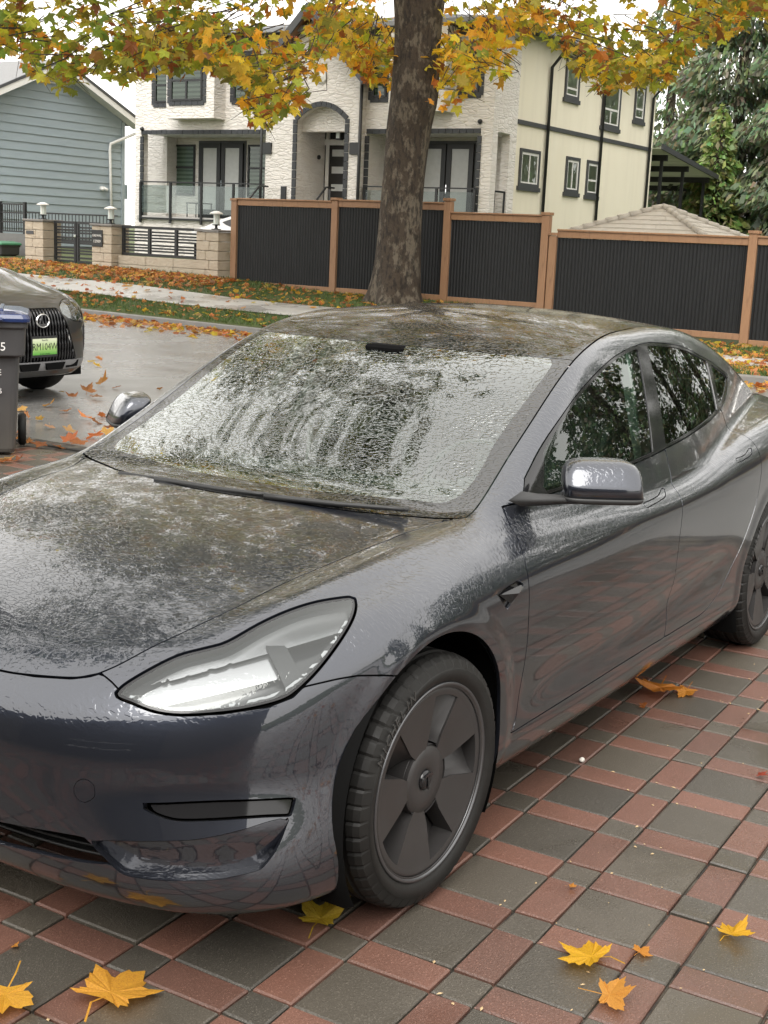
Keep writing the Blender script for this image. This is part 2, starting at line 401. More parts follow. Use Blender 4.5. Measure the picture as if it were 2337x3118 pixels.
# ---------------------------------------------------------------- cutting panels out of the surface
def clip(m,f):
    """keep f>0 of triangle mesh m=(V,N,T)"""
    V,N,T=m; s=f>0; c=s[T].sum(1)
    out=[T[c==3]]; newV=[];newN=[]; 
    def rotate(t,want):
        k=np.argmax(s[t]==want,axis=1); r=np.arange(len(t))
        return np.stack([t[r,k],t[r,(k+1)%3],t[r,(k+2)%3]],1)
    t1=rotate(T[c==1],True); t2=rotate(T[c==2],False)
    E=np.concatenate([t1[:,[0,1]],t1[:,[0,2]],t2[:,[0,1]],t2[:,[0,2]]])
    if len(E):
        Es=np.sort(E,1); key=Es[:,0].astype(np.int64)*len(V)+Es[:,1]; uk,inv=np.unique(key,return_inverse=True); inv=inv.ravel()
        a=uk//len(V); b=uk%len(V); w=(f[a]/(f[a]-f[b]))[:,None]
        nV=V[a]+(V[b]-V[a])*w; nN=N[a]+(N[b]-N[a])*w; nN/=np.linalg.norm(nN,axis=1)[:,None]+1e-9
        id_=inv+len(V); k1,k2=len(t1),len(t2)
        e1a,e1b,e2a,e2b=id_[:k1],id_[k1:2*k1],id_[2*k1:2*k1+k2],id_[2*k1+k2:]
        out+= [np.stack([t1[:,0],e1a,e1b],1),np.stack([e2a,t2[:,1],t2[:,2]],1),np.stack([e2a,t2[:,2],e2b],1)]
        V=np.concatenate([V,nV]); N=np.concatenate([N,nN])
    T=np.concatenate(out); u,inv=np.unique(T,return_inverse=True)
    return V[u],N[u],inv.reshape(-1,3)
def smooth_poly(P,closed=True,n=6):
    """Catmull-Rom through points; a repeated point is a corner"""
    P=np.asarray(P,float); m=len(P); out=[]
    for i in range(m if closed else m-1):
        p0,p1,p2,p3=[P[(i+k)%m] if closed else P[min(max(i+k,0),m-1)] for k in (-1,0,1,2)]
        if np.allclose(p1,p2): continue
        t0=np.zeros_like(p1) if (np.allclose(p0,p1)) else (p2-p0)/2
        t1=np.zeros_like(p1) if (np.allclose(p2,p3)) else (p3-p1)/2
        if np.allclose(p0,p1): t0=(p2-p1)
        if np.allclose(p2,p3): t1=(p2-p1)
        for k in range(n):
            t=k/n; out.append((2*t**3-3*t*t+1)*p1+(t**3-2*t*t+t)*t0+(-2*t**3+3*t*t)*p2+(t**3-t*t)*t1)
    if not closed: out.append(P[-1])
    return np.array(out)
def sdpoly(p,poly):
    """signed distance, positive inside"""
    d=np.full(len(p),1e9); ins=np.zeros(len(p),bool)
    A=poly; B=np.roll(poly,-1,0)
    for a,b in zip(A,B):
        e=b-a; w=p-a; L=e@e
        if L<1e-14: continue
        t=np.clip(w@e/L,0,1); d=np.minimum(d,((w-t[:,None]*e)**2).sum(1))
        c=(a[1]<=p[:,1])!=(b[1]<=p[:,1])
        with np.errstate(divide='ignore',invalid='ignore'): xx=a[0]+(p[:,1]-a[1])*(b[0]-a[0])/(b[1]-a[1])
        ins^=c&(p[:,0]<xx)
    return np.where(ins,1,-1)*np.sqrt(d)
def basis(n):
    n=np.asarray(n,float); n/=np.linalg.norm(n); u=np.cross([0,0,1],n); u/=np.linalg.norm(u); return u,np.cross(n,u)
def proj2(V,n):
    u,v=basis(n); return np.c_[V@u,V@v]
XZ=lambda V:V[:,[0,2]]
XY=lambda V:V[:,[0,1]]
def boundary(T):
    E=np.concatenate([T[:,[0,1]],T[:,[1,2]],T[:,[2,0]]]); k=np.sort(E,1); key=k[:,0].astype(np.int64)*(T.max()+1)+k[:,1]
    u,i,c=np.unique(key,return_index=True,return_counts=True); return E[i[c==1]]
def flange(m,d=.012,skip=None):
    """fold free edges inwards so panels have thickness"""
    V,N,T=m; E=boundary(T)
    if skip is not None: E=E[~(skip(V[E[:,0]])&skip(V[E[:,1]]))]
    if not len(E): return m
    a,b=E[:,0],E[:,1]; k=len(V); n=len(E)
    ed=V[b]-V[a]; fn=np.cross(ed,-N[a]); fn=-fn; fn/=np.linalg.norm(fn,axis=1)[:,None]+1e-9
    # outward side: away from the panel
    na=.75*fn+.25*N[a]; nb=.75*fn+.25*N[b]; na/=np.linalg.norm(na,axis=1)[:,None]; nb/=np.linalg.norm(nb,axis=1)[:,None]
    nV=np.concatenate([V[a],V[b],V[b]-N[b]*d,V[a]-N[a]*d]); nN=np.concatenate([na,nb,fn,fn])
    i=np.arange(n)+k; q=np.concatenate([np.stack([i+n,i,i+3*n],1),np.stack([i+n,i+3*n,i+2*n],1)])
    return np.concatenate([V,nV]),np.concatenate([N,nN]),np.concatenate([T,q])
def join(*ms):
    V=[];N=[];T=[];b=0
    for v,n,t in ms: V.append(v);N.append(n);T.append(t+b);b+=len(v)
    return np.concatenate(V),np.concatenate(N),np.concatenate(T)
def mirror(m):
    V,N,T=m; f=np.array([1,-1,1]); return V*f,N*f,T[:,::-1]
def both(m): return join(m,mirror(m))
def part(name,m,mat,parent,**k): return obj(name,mesh_np(m[0],m[2],True,m[1]),mat,parent,**k)
onmid=lambda V:np.abs(V[:,1])<2e-4
def shift(m,d): return m[0]-m[1]*d,m[1],m[2]
# ---------------------------------------------------------------- vehicle materials
def rain_bump(m,streak,bead,to,world=False,dist=.0004,st=1.0):
    """rain on a panel: fine beads and short wind-drawn trails; only where the panel faces up"""
    p=m.pos()
    ge=m.n('NewGeometry'); sx=m.n('SeparateXYZ'); m.l(ge.outputs['Normal'],sx.inputs[0]); up=m.ramp(sx.outputs[2],[(.28,.06),(.62,1)])
    wv=m.n('TexNoise'); wv.inputs['Scale'].default_value=1.7; wv.inputs['Detail'].default_value=2; m.l(p,wv.inputs['Vector'])
    vm=m.n('VectorMath',operation='MULTIPLY_ADD'); m.l(wv.outputs['Color'],vm.inputs[0]); vm.inputs[1].default_value=(.34,.34,.1); m.l(p,vm.inputs[2])
    mp=m.n('Mapping'); mp.inputs['Scale'].default_value=(120,58,90); mp.inputs['Rotation'].default_value=(0,0,R(20)); m.l(vm.outputs[0],mp.inputs[0])
    s=m.noise(mp.outputs[0],1.0,1.0,.45)
    big=m.noise(p,6.0,3,.55)
    b=m.ramp(m.vor(p,150)[0],[(.0,1),(.45,0)],'EASE')
    s=m.ramp(s,[(.44,0),(.58,1)],'EASE')
    h=m.math('MULTIPLY_ADD',s,streak,m.math('MULTIPLY',b,bead))
    wet=m.ramp(big,[(.35,.45),(.65,1.15)])
    bp=m.n('Bump'); bp.inputs['Distance'].default_value=dist; m.l(m.math('MULTIPLY',m.math('MULTIPLY',up,wet),st),bp.inputs['Strength']); m.l(h,bp.inputs['Height'])
    for t in to: m.l(bp.outputs[0],m.b.inputs[t])
    return bp.outputs[0],up
def paint(name,c0,c1,metal,streak=1,bead=.5,rough=.36,dirt=True,cior=1.78):
    m=NT(name)
    lw=m.n('LayerWeight'); lw.inputs[0].default_value=.35
    p=m.pos(); g=m.noise(p,900,1)
    base=m.mix(lw.outputs['Facing'],c0,c1); base=m.mix(m.math('MULTIPLY',g,.35),base,tuple(min(1,x*1.7) for x in c0))
    ro=rough
    if dirt:
        sz=m.n('SeparateXYZ'); m.l(p,sz.inputs[0]); low=m.ramp(sz.outputs[2],[(.16,1),(.62,0)]); d=m.math('MULTIPLY',low,m.noise(p,7,6,.65)); d=m.math('MULTIPLY',d,.16)
        base=m.mix(d,base,(.11,.098,.085))
    m.set(Base_Color=base,Metallic=metal,Roughness=ro,Coat_Weight=1.0,Coat_Roughness=.015,Coat_IOR=cior)
    rain_bump(m,streak,bead,('Coat Normal','Normal'))
    return m.m
PAINT=paint('graphite_paint',(.022,.026,.038),(.013,.0155,.0225),.75,1.0,.15,.3)
BLACKP=paint('black_paint',(.010,.010,.010),(.008,.008,.008),.0,.8,.2,.5,False,1.45)
SILVERP=paint('silver_paint',(.62,.60,.57),(.5,.48,.46),.8,.4,.3)
def glass(name,tint,refl_gain=1.0,streak=0,bead=0,up=True,ior=1.5,dist=.002,base=None):
    m=NT(name); t=m.t; t.nodes.remove(m.b)
    gl=m.n('BsdfGlossy'); gl.inputs['Roughness'].default_value=.01; gl.inputs['Color'].default_value=(.97,1,.985,1)
    tr=m.n('BsdfTransparent'); tr.inputs['Color'].default_value=(*tint,1)
    fr=m.n('Fresnel'); fr.inputs['IOR'].default_value=ior
    mx=m.n('MixShader'); fac=m.math('MULTIPLY',fr.outputs[0],refl_gain); fac=m.math('MINIMUM',fac,1.0); m.l(fac,mx.inputs[0]); m.l(tr.outputs[0],mx.inputs[1]); m.l(gl.outputs[0],mx.inputs[2])
    last=mx
    if base is not None:
        df=m.n('BsdfDiffuse'); df.inputs['Color'].default_value=(*base,1); m.l(df.outputs[0],mx.inputs[1])
    if streak or bead:
        class D: pass
        m.b=D(); m.b.inputs={'gl':gl.inputs['Normal'],'fr':fr.inputs['Normal']}
        bp,u=rain_bump(m,streak,bead,('gl',),dist=dist,st=1.0)
    m.l(last.outputs[0],m.o.inputs['Surface']); return m.m
WSGLASS=glass('windscreen_glass',(.44,.58,.49),2.9,1.0,.15,dist=.0008)
SIDEGLASS=glass('side_glass',(.50,.66,.57),1.25)
REARGLASS=glass('privacy_glass',(.20,.27,.24),1.05)
m=NT('black_roof_glass'); m.set(Base_Color=(.012,.012,.012),Roughness=.05,Specular_IOR_Level=1.0); rain_bump(m,1.0,.12,('Normal',),dist=.0007); ROOFGLASS=m.m
m=NT('gloss_black'); m.set(Base_Color=(.012,.012,.013),Roughness=.08,Specular_IOR_Level=.5); GLOSSB=m.m
BLACKPL=simple('black_plastic',(.022,.022,.022),.5,bump=.15,bs=400,bd=.001)
MATTBLK=simple('flat_black',(.006,.006,.006),.9,spec=.04)
m=NT('tyre_rubber'); p=m.pos(); f=m.noise(p,20,5,.6); m.set(Base_Color=m.mix(f,(.008,.008,.008),(.021,.020,.018)),Roughness=m.ramp(f,[(.3,.40),(.7,.7)]),Specular_IOR_Level=.25); m.bump(m.noise(p,300,2),.12,.001); TYRE=m.m
RUBTXT=simple('raised_rubber',(.042,.041,.039),.5)
m=NT('wheel_cover_grey'); p=m.pos(); f=m.noise(p,9,5,.6); m.set(Base_Color=m.mix(f,(.022,.021,.021),(.040,.037,.036)),Roughness=m.ramp(f,[(.3,.34),(.7,.5)]),Metallic=.1,Coat_Weight=.1); COVER=m.m
ALLOY=simple('alloy_dark',(.13,.13,.135),.35,.8)
CHROME=simple('chrome',(.72,.72,.72),.08,1,var=.03)
HLGLASS=glass('lamp_lens',(.93,.95,.95),1.7,.3,.2,dist=.0006)
LAMPSILV=simple('lamp_reflector',(.40,.40,.41),.22,.85,var=.05)
LAMPDARK=simple('lamp_bezel',(.020,.020,.022),.2)
m=NT('lamp_light_guide'); m.set(Base_Color=(.46,.47,.48),Roughness=.2); GUIDE=m.m
SEATW=simple('pale_upholstery',(.50,.50,.47),.6)
SEATB=simple('dark_upholstery',(.05,.05,.052),.55)
DASHB=simple('dash_trim',(.035,.034,.033),.5)
PALETRIM=simple('pale_pillar_trim',(.55,.56,.53),.7)
# ---------------------------------------------------------------- the grey saloon on the drive
car=empty('parked_car',(0,0,0),label='rain-wet graphite grey saloon with dark five-blade wheels on the red and charcoal paver driveway',cat='car')
HALF=build(CARF,(-3.92,-.045,.115),(.93,1.0,1.49),.0225)
V=HALF[0]; HALF=clip(HALF,V[:,1]+1e-6); V=HALF[0]; V[np.abs(V[:,1])<2e-5,1]=0
HALF[1][np.abs(V[:,1])<2e-5,1]=0
HALF=clip(HALF,np.where(HALF[1][:,2]<-.6,HALF[0][:,2]-.186,1.0))
body=HALF
g=.0021
NF=(.70,.60,.40)
def cut(poly,pf,m,gap=g,pre=None):
    """split m into (inside,outside) of a closed curve with a shut gap"""
    s=sdpoly(pf(m[0]),poly)
    if pre is not None: s=np.where(pre(m[0]),s,-1.0)
    return clip(m,s-gap),clip(m,-s-gap)
nf=lambda V:proj2(V,NF)
def P3(L,n): return proj2(np.array(L,float),n)
# glazed roof: windscreen, roof panel, rear screen
seam=[(-.398,.733),(-.475,.7285),(-.688,.700),(-.899,.682),(-1.124,.661),(-1.365,.640),(-1.669,.609),(-2.026,.583),(-2.271,.592),(-2.532,.606),(-2.881,.60),(-3.2,.53),(-3.34,.44)]
cowl=[(-.180,0),(-.186,.10),(-.206,.204),(-.245,.374),(-.274,.465),(-.318,.56),(-.352,.64),(-.385,.715)]
roofpoly=np.concatenate([[(-.180,-.2)],smooth_poly(cowl,False),smooth_poly(seam,False),[(-3.42,.2),(-3.44,-.2)]])
top=lambda V:(V[:,2]>.90)
rf,body=cut(roofpoly,XY,body,.0025,top)
hd=[(.763,0),(.760,.160),(.746,.262),(.724,.353),(.705,.393),(.690,.414),(.653,.444),(.591,.474),(.503,.511),(.380,.552),(.230,.579),(.074,.612),(-.127,.642),(-.233,.652),(-.318,.676),(-.373,.709),(-.390,.728)]
hoodpoly=np.concatenate([[(.763,-.2)],smooth_poly(hd,False),smooth_poly([(a+.004,b) for a,b in cowl],False)[::-1],[(-.176,-.2)]])
hood,body=cut(hoodpoly,XY,body,g,lambda V:V[:,2]>.55)
part('hood',both(flange(hood,.012,onmid)),PAINT,car)
# split the glazed roof
V=rf[0]; hx=lambda V:V[:,0]+1.129+.22*V[:,1]**2
ws=clip(rf,hx(V)-.0015); rest_=clip(rf,-hx(V)-.0015)
V=rest_[0]; hx2=lambda V:V[:,0]+1.255+.15*V[:,1]**2
header=clip(rest_,hx2(V)-.001); rest_=clip(rest_,-hx2(V)-.001)
V=rest_[0]; bx=lambda V:V[:,0]+2.16+.10*V[:,1]**2
roofg=clip(rest_,bx(V)-.001); rear=clip(rest_,-bx(V)-.001)
# windscreen: clear field and dark printed border
wsp=smooth_poly([(-1.20,-.3),(-1.20,-.3),(-1.185,.30),(-1.225,.50),(-1.19,.585),(-1.10,.612),(-.763,.630),(-.657,.647),(-.553,.660),(-.477,.655),(-.436,.625),(-.416,.561),(-.385,.45),(-.345,.30),(-.32,.15),(-.315,-.3),(-.315,-.3)],True)
s=sdpoly(XY(ws[0]),wsp); wclear=clip(ws,s); wb=clip(ws,-s)
wso=part('windscreen',both(wclear),WSGLASS,car); part('printed_border',both(wb),ROOFGLASS,wso)
part('header_panel',both(header),ROOFGLASS,car); part('glass_roof',both(roofg),ROOFGLASS,car); part('rear_screen',both(rear),ROOFGLASS,car)
# side windows
dlo_b=[(-.600,.962),(-.704,.962),(-1.00,.968),(-1.331,.978),(-1.58,.989),(-1.71,.997),(-1.972,1.012),(-2.274,1.034),(-2.514,1.060),(-2.68,1.098),(-2.80,1.142)]
dlo_t=[(-2.845,1.168),(-2.70,1.215),(-2.518,1.262),(-2.238,1.320),(-1.968,1.346),(-1.784,1.349),(-1.563,1.329),(-1.385,1.296),(-1.22,1.254),(-1.091,1.215),(-.925,1.150),(-.795,1.090),(-.66,1.018)]
dlo=smooth_poly([dlo_b[0]]+dlo_b+[dlo_b[-1]]+dlo_t+[dlo_t[-1]],True)
sidew=lambda V:V[:,1]>.5
DLO,body=cut(dlo,XZ,body,.0015,sidew)
def inset(poly,d):
    c=poly; n=len(c); t=np.roll(c,-1,0)-np.roll(c,1,0); nr=np.c_[-t[:,1],t[:,0]]; nr/=np.linalg.norm(nr,axis=1)[:,None]+1e-9
    return c+nr*d
s_d=sdpoly(XZ(DLO[0]),dlo)
def line(V,a,b):
    a=np.array(a);b=np.array(b); e=(b-a)/np.linalg.norm(b-a); w=XZ(V)-a; return w[:,0]*e[1]-w[:,1]*e[0]
x_=DLO[0]
L1=line(x_,(-.713,.95),(-.812,1.10))       # sail panel edge
L2=line(x_,(-1.565,.98),(-1.748,1.35)); L3=line(x_,(-1.706,1.0),(-1.846,1.35))
L4=line(x_,(-2.452,1.05),(-2.544,1.26)); L5=line(x_,(-2.505,1.05),(-2.60,1.26))
fld=lambda *a:np.minimum.reduce(a)
sgn=1 if L1[np.argmin(np.abs(x_[:,0]+1.2)+np.abs(x_[:,2]-1.1))]>0 else -1
f1=fld(s_d-.011,sgn*L1,-sgn*L2); f2=fld(s_d-.011,sgn*L3,-sgn*L4); f3=fld(s_d-.014,sgn*L5)
for nm,f,mt in (('front_window',f1,SIDEGLASS),('rear_window',f2,REARGLASS),('quarter_window',f3,REARGLASS)):
    w=shift(clip(DLO,f-.0005),.004)
    part(nm,w,mt,car); part(nm,mirror(w),mt,car)
tr=clip(DLO,-np.maximum.reduce([f1,f2,f3])-.0005)
trl=flange(tr,.012); wt=part('window_trim',trl,GLOSSB,car); part('window_trim',mirror(trl),GLOSSB,car)
# wheel arches
for cx in (.018,-2.872):
    V=body[0]; rr=np.hypot(V[:,0]-cx,V[:,2]-.342); body=clip(body,np.where(V[:,1]>.45,rr-.388,1.0))
# head lamp
hl=[(.711,.473,.671),(.688,.483,.69),(.635,.514,.72),(.584,.547,.744),(.544,.586,.758),(.504,.62,.771),(.423,.649,.801),(.354,.674,.82),(.286,.702,.832),(.228,.734,.837),(.197,.757,.837),(.211,.776,.828),(.247,.797,.814),(.295,.812,.793),(.357,.82,.762),(.415,.818,.727),(.46,.807,.697),(.497,.791,.674),(.539,.763,.662),(.593,.716,.652),(.644,.657,.645),(.674,.612,.643),(.695,.568,.647),(.708,.518,.658),(.714,.486,.664)]
hlp=smooth_poly(P3(hl,NF)[np.r_[0,np.arange(25)]],True,4)
front=lambda V:(V[:,0]>.02)&(V[:,1]>.3)
lamp,body=cut(hlp,nf,body,.0035,front)
# bumper cover: ahead of and below the bonnet edge, lamp and arch seam
bl=[(.775,-.3,.66),(.763,0,.664),(.761,.150,.667),(.748,.262,.673),(.726,.353,.682),(.708,.393,.691),(.6935,.414,.700),(.699,.45,.69),(.700,.477,.675),(.690,.60,.645),(.62,.70,.65),(.54,.77,.660),(.49,.80,.675),(.462,.807,.693),(.385,.847,.700),(.335,.867,.699),(.268,.889,.687),(.18,.93,.672),(.0,1.05,.6),(.1,1.1,-.2),(1.3,1.2,-.6),(1.4,-.6,-.4)]
bpoly=P3(bl,NF)
bumper,body=cut(bpoly,nf,body,g,lambda V:(V[:,0]>.1)&(V[:,2]<.78))
fogl=[(.743,.573,.446),(.743,.573,.446),(.711,.627,.451),(.646,.707,.455),(.566,.778,.45),(.498,.82,.442),(.498,.82,.442),(.506,.821,.425),(.515,.821,.407),(.515,.821,.407),(.573,.784,.415),(.653,.714,.417),(.7,.659,.417),(.719,.627,.422),(.733,.598,.433)]
fogp=smooth_poly(P3(fogl,NF),True)
fog,bumper=cut(fogp,nf,bumper,.003)
duct=[(.515,.821,.404),(.515,.821,.404),(.527,.82,.386),(.546,.819,.356),(.566,.815,.331),(.589,.807,.309),(.604,.800,.302),(.642,.771,.296),(.682,.733,.291),(.740,.649,.287),(.772,.575,.287),(.784,.545,.300),(.784,.545,.300),(.800,.475,.352),(.800,.475,.352),(.781,.53,.362),(.756,.588,.368),(.691,.69,.377),(.62,.755,.390),(.56,.795,.402)]
ductp=smooth_poly(P3(duct,NF),True)
V=bumper[0]; sd_=sdpoly(nf(V),ductp); dpart=clip(bumper,sd_-.0005); bumper=clip(bumper,-sd_-.0005)
grl=[(.83,-.25,.335),(.834,.0,.335),(.833,.234,.340),(.827,.318,.349),(.816,.395,.356),(.801,.466,.359),(.801,.466,.359),(.784,.543,.308),(.784,.543,.308),(.804,.467,.300),(.815,.393,.294),(.822,.312,.288),(.825,.224,.279),(.826,.0,.274),(.826,-.25,.274)]
V=bumper[0]; sg=sdpoly(nf(V),P3(grl,NF)); grille=clip(bumper,sg-.0005); bumper=clip(bumper,-sg-.0005)
hk=np.array([.789,.456,.462]); rad=np.linalg.norm(bumper[0]-hk,axis=1); knob=clip(bumper,.0255-rad); bumper=clip(bumper,rad-.0268)
bmp=part('front_bumper',both(flange(bumper,.012,onmid)),PAINT,car)
kn=flange(knob,.006); part('tow_cover',kn,PAINT,car)
kb_=clip(HALF,.03-np.linalg.norm(HALF[0]-hk,axis=1)); part('tow_cover_recess',shift(kb_,.006),MATTBLK,bmp)
# sculpted duct: pushed in towards its lower outer edge
V,N,T=dpart; q=P3(fogl[7:9],NF); dz=np.clip((.405-V[:,2])/.11,0,1); edge=np.clip((V[:,1]-.545)/.05,0,1)
dep=.032*(dz*dz*(3-2*dz))
V2=V-np.array([.86,.50,.0])*dep[:,None]; cr_=np.cross(V2[T[:,1]]-V2[T[:,0]],V2[T[:,2]]-V2[T[:,0]]); n2=np.zeros_like(V2)
for k in range(3): np.add.at(n2,T[:,k],cr_)
n2/=np.linalg.norm(n2,axis=1)[:,None]+1e-12
for sgn_ in (0,1):
    mm=(V2,n2,T); mm=mirror(mm) if sgn_ else mm; dpo=part('bumper_duct',mm,PAINT,bmp)
    E_=boundary(T); kk=len(E_); Vw=np.concatenate([V[E_[:,0]],V[E_[:,1]],V2[E_[:,1]],V2[E_[:,0]]]); 
    if sgn_: Vw=Vw*np.array([1,-1,1])
    ii=np.arange(kk); obj('duct_ledge',mesh_np(Vw,np.stack([ii,ii+kk,ii+2*kk,ii+3*kk],1)),PAINT,dpo)
fg=shift(fog,.007); fgf=flange(fog,.02)
for m_ in (fg,mirror(fg)): part('fog_lamp_panel',m_,GLOSSB,car)
# grille: recess with thin bars
gm=grille; V=gm[0]; gr=part('lower_grille',both((gm[0]-np.array([.06,0,0]),gm[1],gm[2])),MATTBLK,bmp)
sl_=MB()
for zz in (.292,.312,.332,.350):
    pts=[(float(.034+(spl(zz,NOSE)-.085)*max(0.,1-(abs(y)/.905)**2.9)**(1/2.9)),y,zz) for y in np.linspace(-.50,.50,25)]
    sl_.tube(pts,.0035,6)
sl_.build('grille_bar',BLACKPL,bmp)
# doors
dfront=[(-.515,.957),(-.505,.925),(-.491,.89),(-.468,.848),(-.457,.805),(-.455,.765),(-.462,.69),(-.474,.60),(-.482,.50),(-.482,.40),(-.470,.345),(-.440,.322)]
bsh=[(-1.692,1.0),(-1.690,.967),(-1.676,.89),(-1.645,.816),(-1.636,.711),(-1.642,.607),(-1.662,.45),(-1.64,.325)]
rrear=[(-1.88,.3235),(-2.04,.325),(-2.14,.344),(-2.243,.385),(-2.335,.45),(-2.41,.525),(-2.47,.60),(-2.52,.68),(-2.541,.76),(-2.545,.86),(-2.540,.95),(-2.52,1.06)]
beltF=[(-1.692,.9955),(-1.58,.9885),(-1.331,.9775),(-1.0,.9675),(-.704,.9615),(-.56,.959)]
fdp=np.concatenate([smooth_poly(dfront,False),[(-.70,.3245),(-1.2,.329),(-1.5,.3275)],smooth_poly(bsh,False)[::-1],smooth_poly(beltF,False)])
beltR=[(-2.514,1.0595),(-2.274,1.0335),(-1.972,1.0115),(-1.71,.9965)]
rdp=np.concatenate([smooth_poly(bsh,False),smooth_poly(rrear,False),smooth_poly(beltR,False)])
sidel=lambda V:(V[:,1]>.70)
fd,body=cut(fdp,XZ,body,g,sidel); rd,body=cut(rdp,XZ,body,g,sidel)
handF=smooth_poly([(-1.345,.858),(-1.345,.845),(-1.345,.845),(-1.45,.849),(-1.526,.853),(-1.562,.860),(-1.588,.873),(-1.588,.873),(-1.566,.876),(-1.566,.876),(-1.53,.868),(-1.49,.862),(-1.42,.860)],True)
handR=smooth_poly([(-2.292,.897),(-2.292,.884),(-2.292,.884),(-2.39,.889),(-2.436,.894),(-2.47,.902),(-2.489,.918),(-2.489,.918),(-2.466,.920),(-2.466,.920),(-2.433,.912),(-2.405,.905),(-2.35,.900)],True)
for nm,dm,hp in (('front_door',fd,handF),('rear_door',rd,handR)):
    hs=sdpoly(XZ(dm[0]),hp); hnd=clip(dm,hs-.0012); rec=clip(dm,hs+.006); dm=clip(dm,-hs-.0012)
    for mi in (0,1):
        mm=mirror if mi else (lambda q:q)
        d_=part(nm,mm(flange(dm,.012)),PAINT,car); part('door_handle',mm(flange(shift(hnd,.0006),.008)),PAINT,d_); part('handle_recess',mm(shift(rec,.009)),MATTBLK,d_)
# side repeater camera housing on the wing
cp=np.array([(-.273,.773),(-.40,.786),(-.428,.770),(-.329,.719)])
cm=smooth_poly(cp[[0,0,1,1,2,2,3,3]],True,3)
V=body[0]; cs=np.where(V[:,1]>.7,sdpoly(XZ(V),cm),-1); camr=clip(body,cs-.001); body=clip(body,-cs-.001)
for mi in (0,1):
    mm=mirror if mi else (lambda q:q)
    part('wing_camera',mm(shift(camr,.010)),GLOSSB,car)
    mb=MB(); mb.add([(-.395,.916,.776),(-.415,.914,.765),(-.345,.914,.733),(-.30,.899,.764),(-.36,.929,.762)],[(0,1,4),(1,2,4),(2,3,4),(3,0,4)])
    ob=mb.build('wing_camera_housing',GLOSSB,car)
    if mi: ob.scale=(1,-1,1)
part('body',both(flange(body,.012,onmid)),PAINT,car)
# dark inner shell behind the shut lines
inn=HALF; V=inn[0]
s1=np.where(V[:,2]>.9,-sdpoly(XY(V),roofpoly)-.004,1); inn=clip(inn,s1); V=inn[0]
inn=clip(inn,np.where(V[:,1]>.5,-sdpoly(XZ(V),dlo)-.004,1))
for cx in (.018,-2.872): V=inn[0]; inn=clip(inn,np.where(V[:,1]>.45,np.hypot(V[:,0]-cx,V[:,2]-.342)-.388,1.0))
for pl_ in (hlp,ductp,fogp,P3(grl,NF)): V=inn[0]; inn=clip(inn,np.where(V[:,0]>.05,-sdpoly(nf(V),pl_)-.002,1))
part('inner_shell',both(shift(inn,.015)),MATTBLK,car)
ub=MB(); ub.box(-3.75,.50,-.60,.60,.175,.20); ub.box(-2.46,-.39,-.80,.80,.165,.21); ub.build('underbody',MATTBLK,car)
for cx in (.018,-2.872):
    for sy in (1,-1):
        lb=MB(); n=40; Vv=[];Ff=[]
        for k in range(n+1):
            a=math.pi*(-.18+1.36*k/n); 
            for yy,r_ in ((.893,.3885),(.875,.402),(.52,.402)): Vv.append((cx+r_*math.cos(a),sy*yy,.342+r_*math.sin(a)))
        for k in range(n):
            for j in range(2): Ff.append([k*3+j,k*3+j+1,k*3+4+j,k*3+3+j])
        lb.add(Vv,Ff,0,True); lb.add([(cx+.41*math.cos(2*math.pi*k/24),sy*.52,.342+.41*math.sin(2*math.pi*k/24)) for k in range(24)],[list(range(24))])
        lb.build('arch_liner',MATTBLK,car)
# ---- head lamps
lampf=shift(lamp,.001)
bord=sdpoly(nf(lamp[0]),hlp)
lens=clip(lamp,bord-.009); rim=clip(lamp,.009-bord)
buck=clip(lamp,bord-.004)
def lampset(mi):
    mm=mirror if mi else (lambda q:q)
    h=part('headlight',mm(lens),HLGLASS,car)
    part('lens_rim',mm(flange(rim,.03)),GLOSSB,h)
    Vb,Nb,Tb=buck; b2=sdpoly(nf(Vb),hlp); dd=.012+.050*np.clip(b2/.04,0,1)
    uv=proj2(Vb,NF); lo=uv.min(0); hi=uv.max(0); t=(uv-lo)/(hi-lo)
    part('lamp_bucket',mm((Vb-Nb*dd[:,None],Nb,Tb)),LAMPDARK,h)
    # bright trims: upper sweep standing in for reflected sky, lower light guide, outer upright
    def strip(c0,c1,wid,dep,nm,mat):
        ax=sdpoly(uv,hlp); path=np.array([c0+(c1-c0)*k/30. for k in range(31)])
    inner=clip((Vb-Nb*.022,Nb,Tb),fld(.021-b2,b2-.0125,(t[:,0]*.75+.16-t[:,1])))
    part('light_guide',mm(inner),GUIDE,h)
    up_=clip((Vb-Nb*.030,Nb,Tb),fld(b2-.011,t[:,1]-.24-.56*np.clip(t[:,0],0,1)**1.15,.97-t[:,0])); part('upper_sky_sheen',mm(up_),LAMPSILV,h)  # silver panel enlarged to stand in for sky reflected on the lens
    mid=clip((Vb-Nb*.040,Nb,Tb),fld(b2-.018,.135-np.abs(t[:,1]-.16-.46*t[:,0]),.66-t[:,0])); part('reflector_bowl',mm(mid),LAMPSILV,h)
    upr=clip((Vb-Nb*.026,Nb,Tb),fld(b2-.012,.045-np.abs(t[:,0]-.69+.22*(t[:,1]-.4)),.62-t[:,1])); part('outer_trim',mm(upr),LAMPDARK,h)
    for cxx,cyy,czz in ((.545,.655,.715),(.452,.715,.745)):
        s_=-1 if mi else 1
        pb=MB(); pb.lathe([(.0,.030),(.014,.027),(.024,.018),(.030,0),(.034,-.02)],20,'x'); ob=pb.build('projector',GLOSSB,h,(cxx-.06,s_*(cyy-.03),czz-.03)); ob.rotation_euler=(0,R(-12),s_*R(25))
lampset(0); lampset(1)
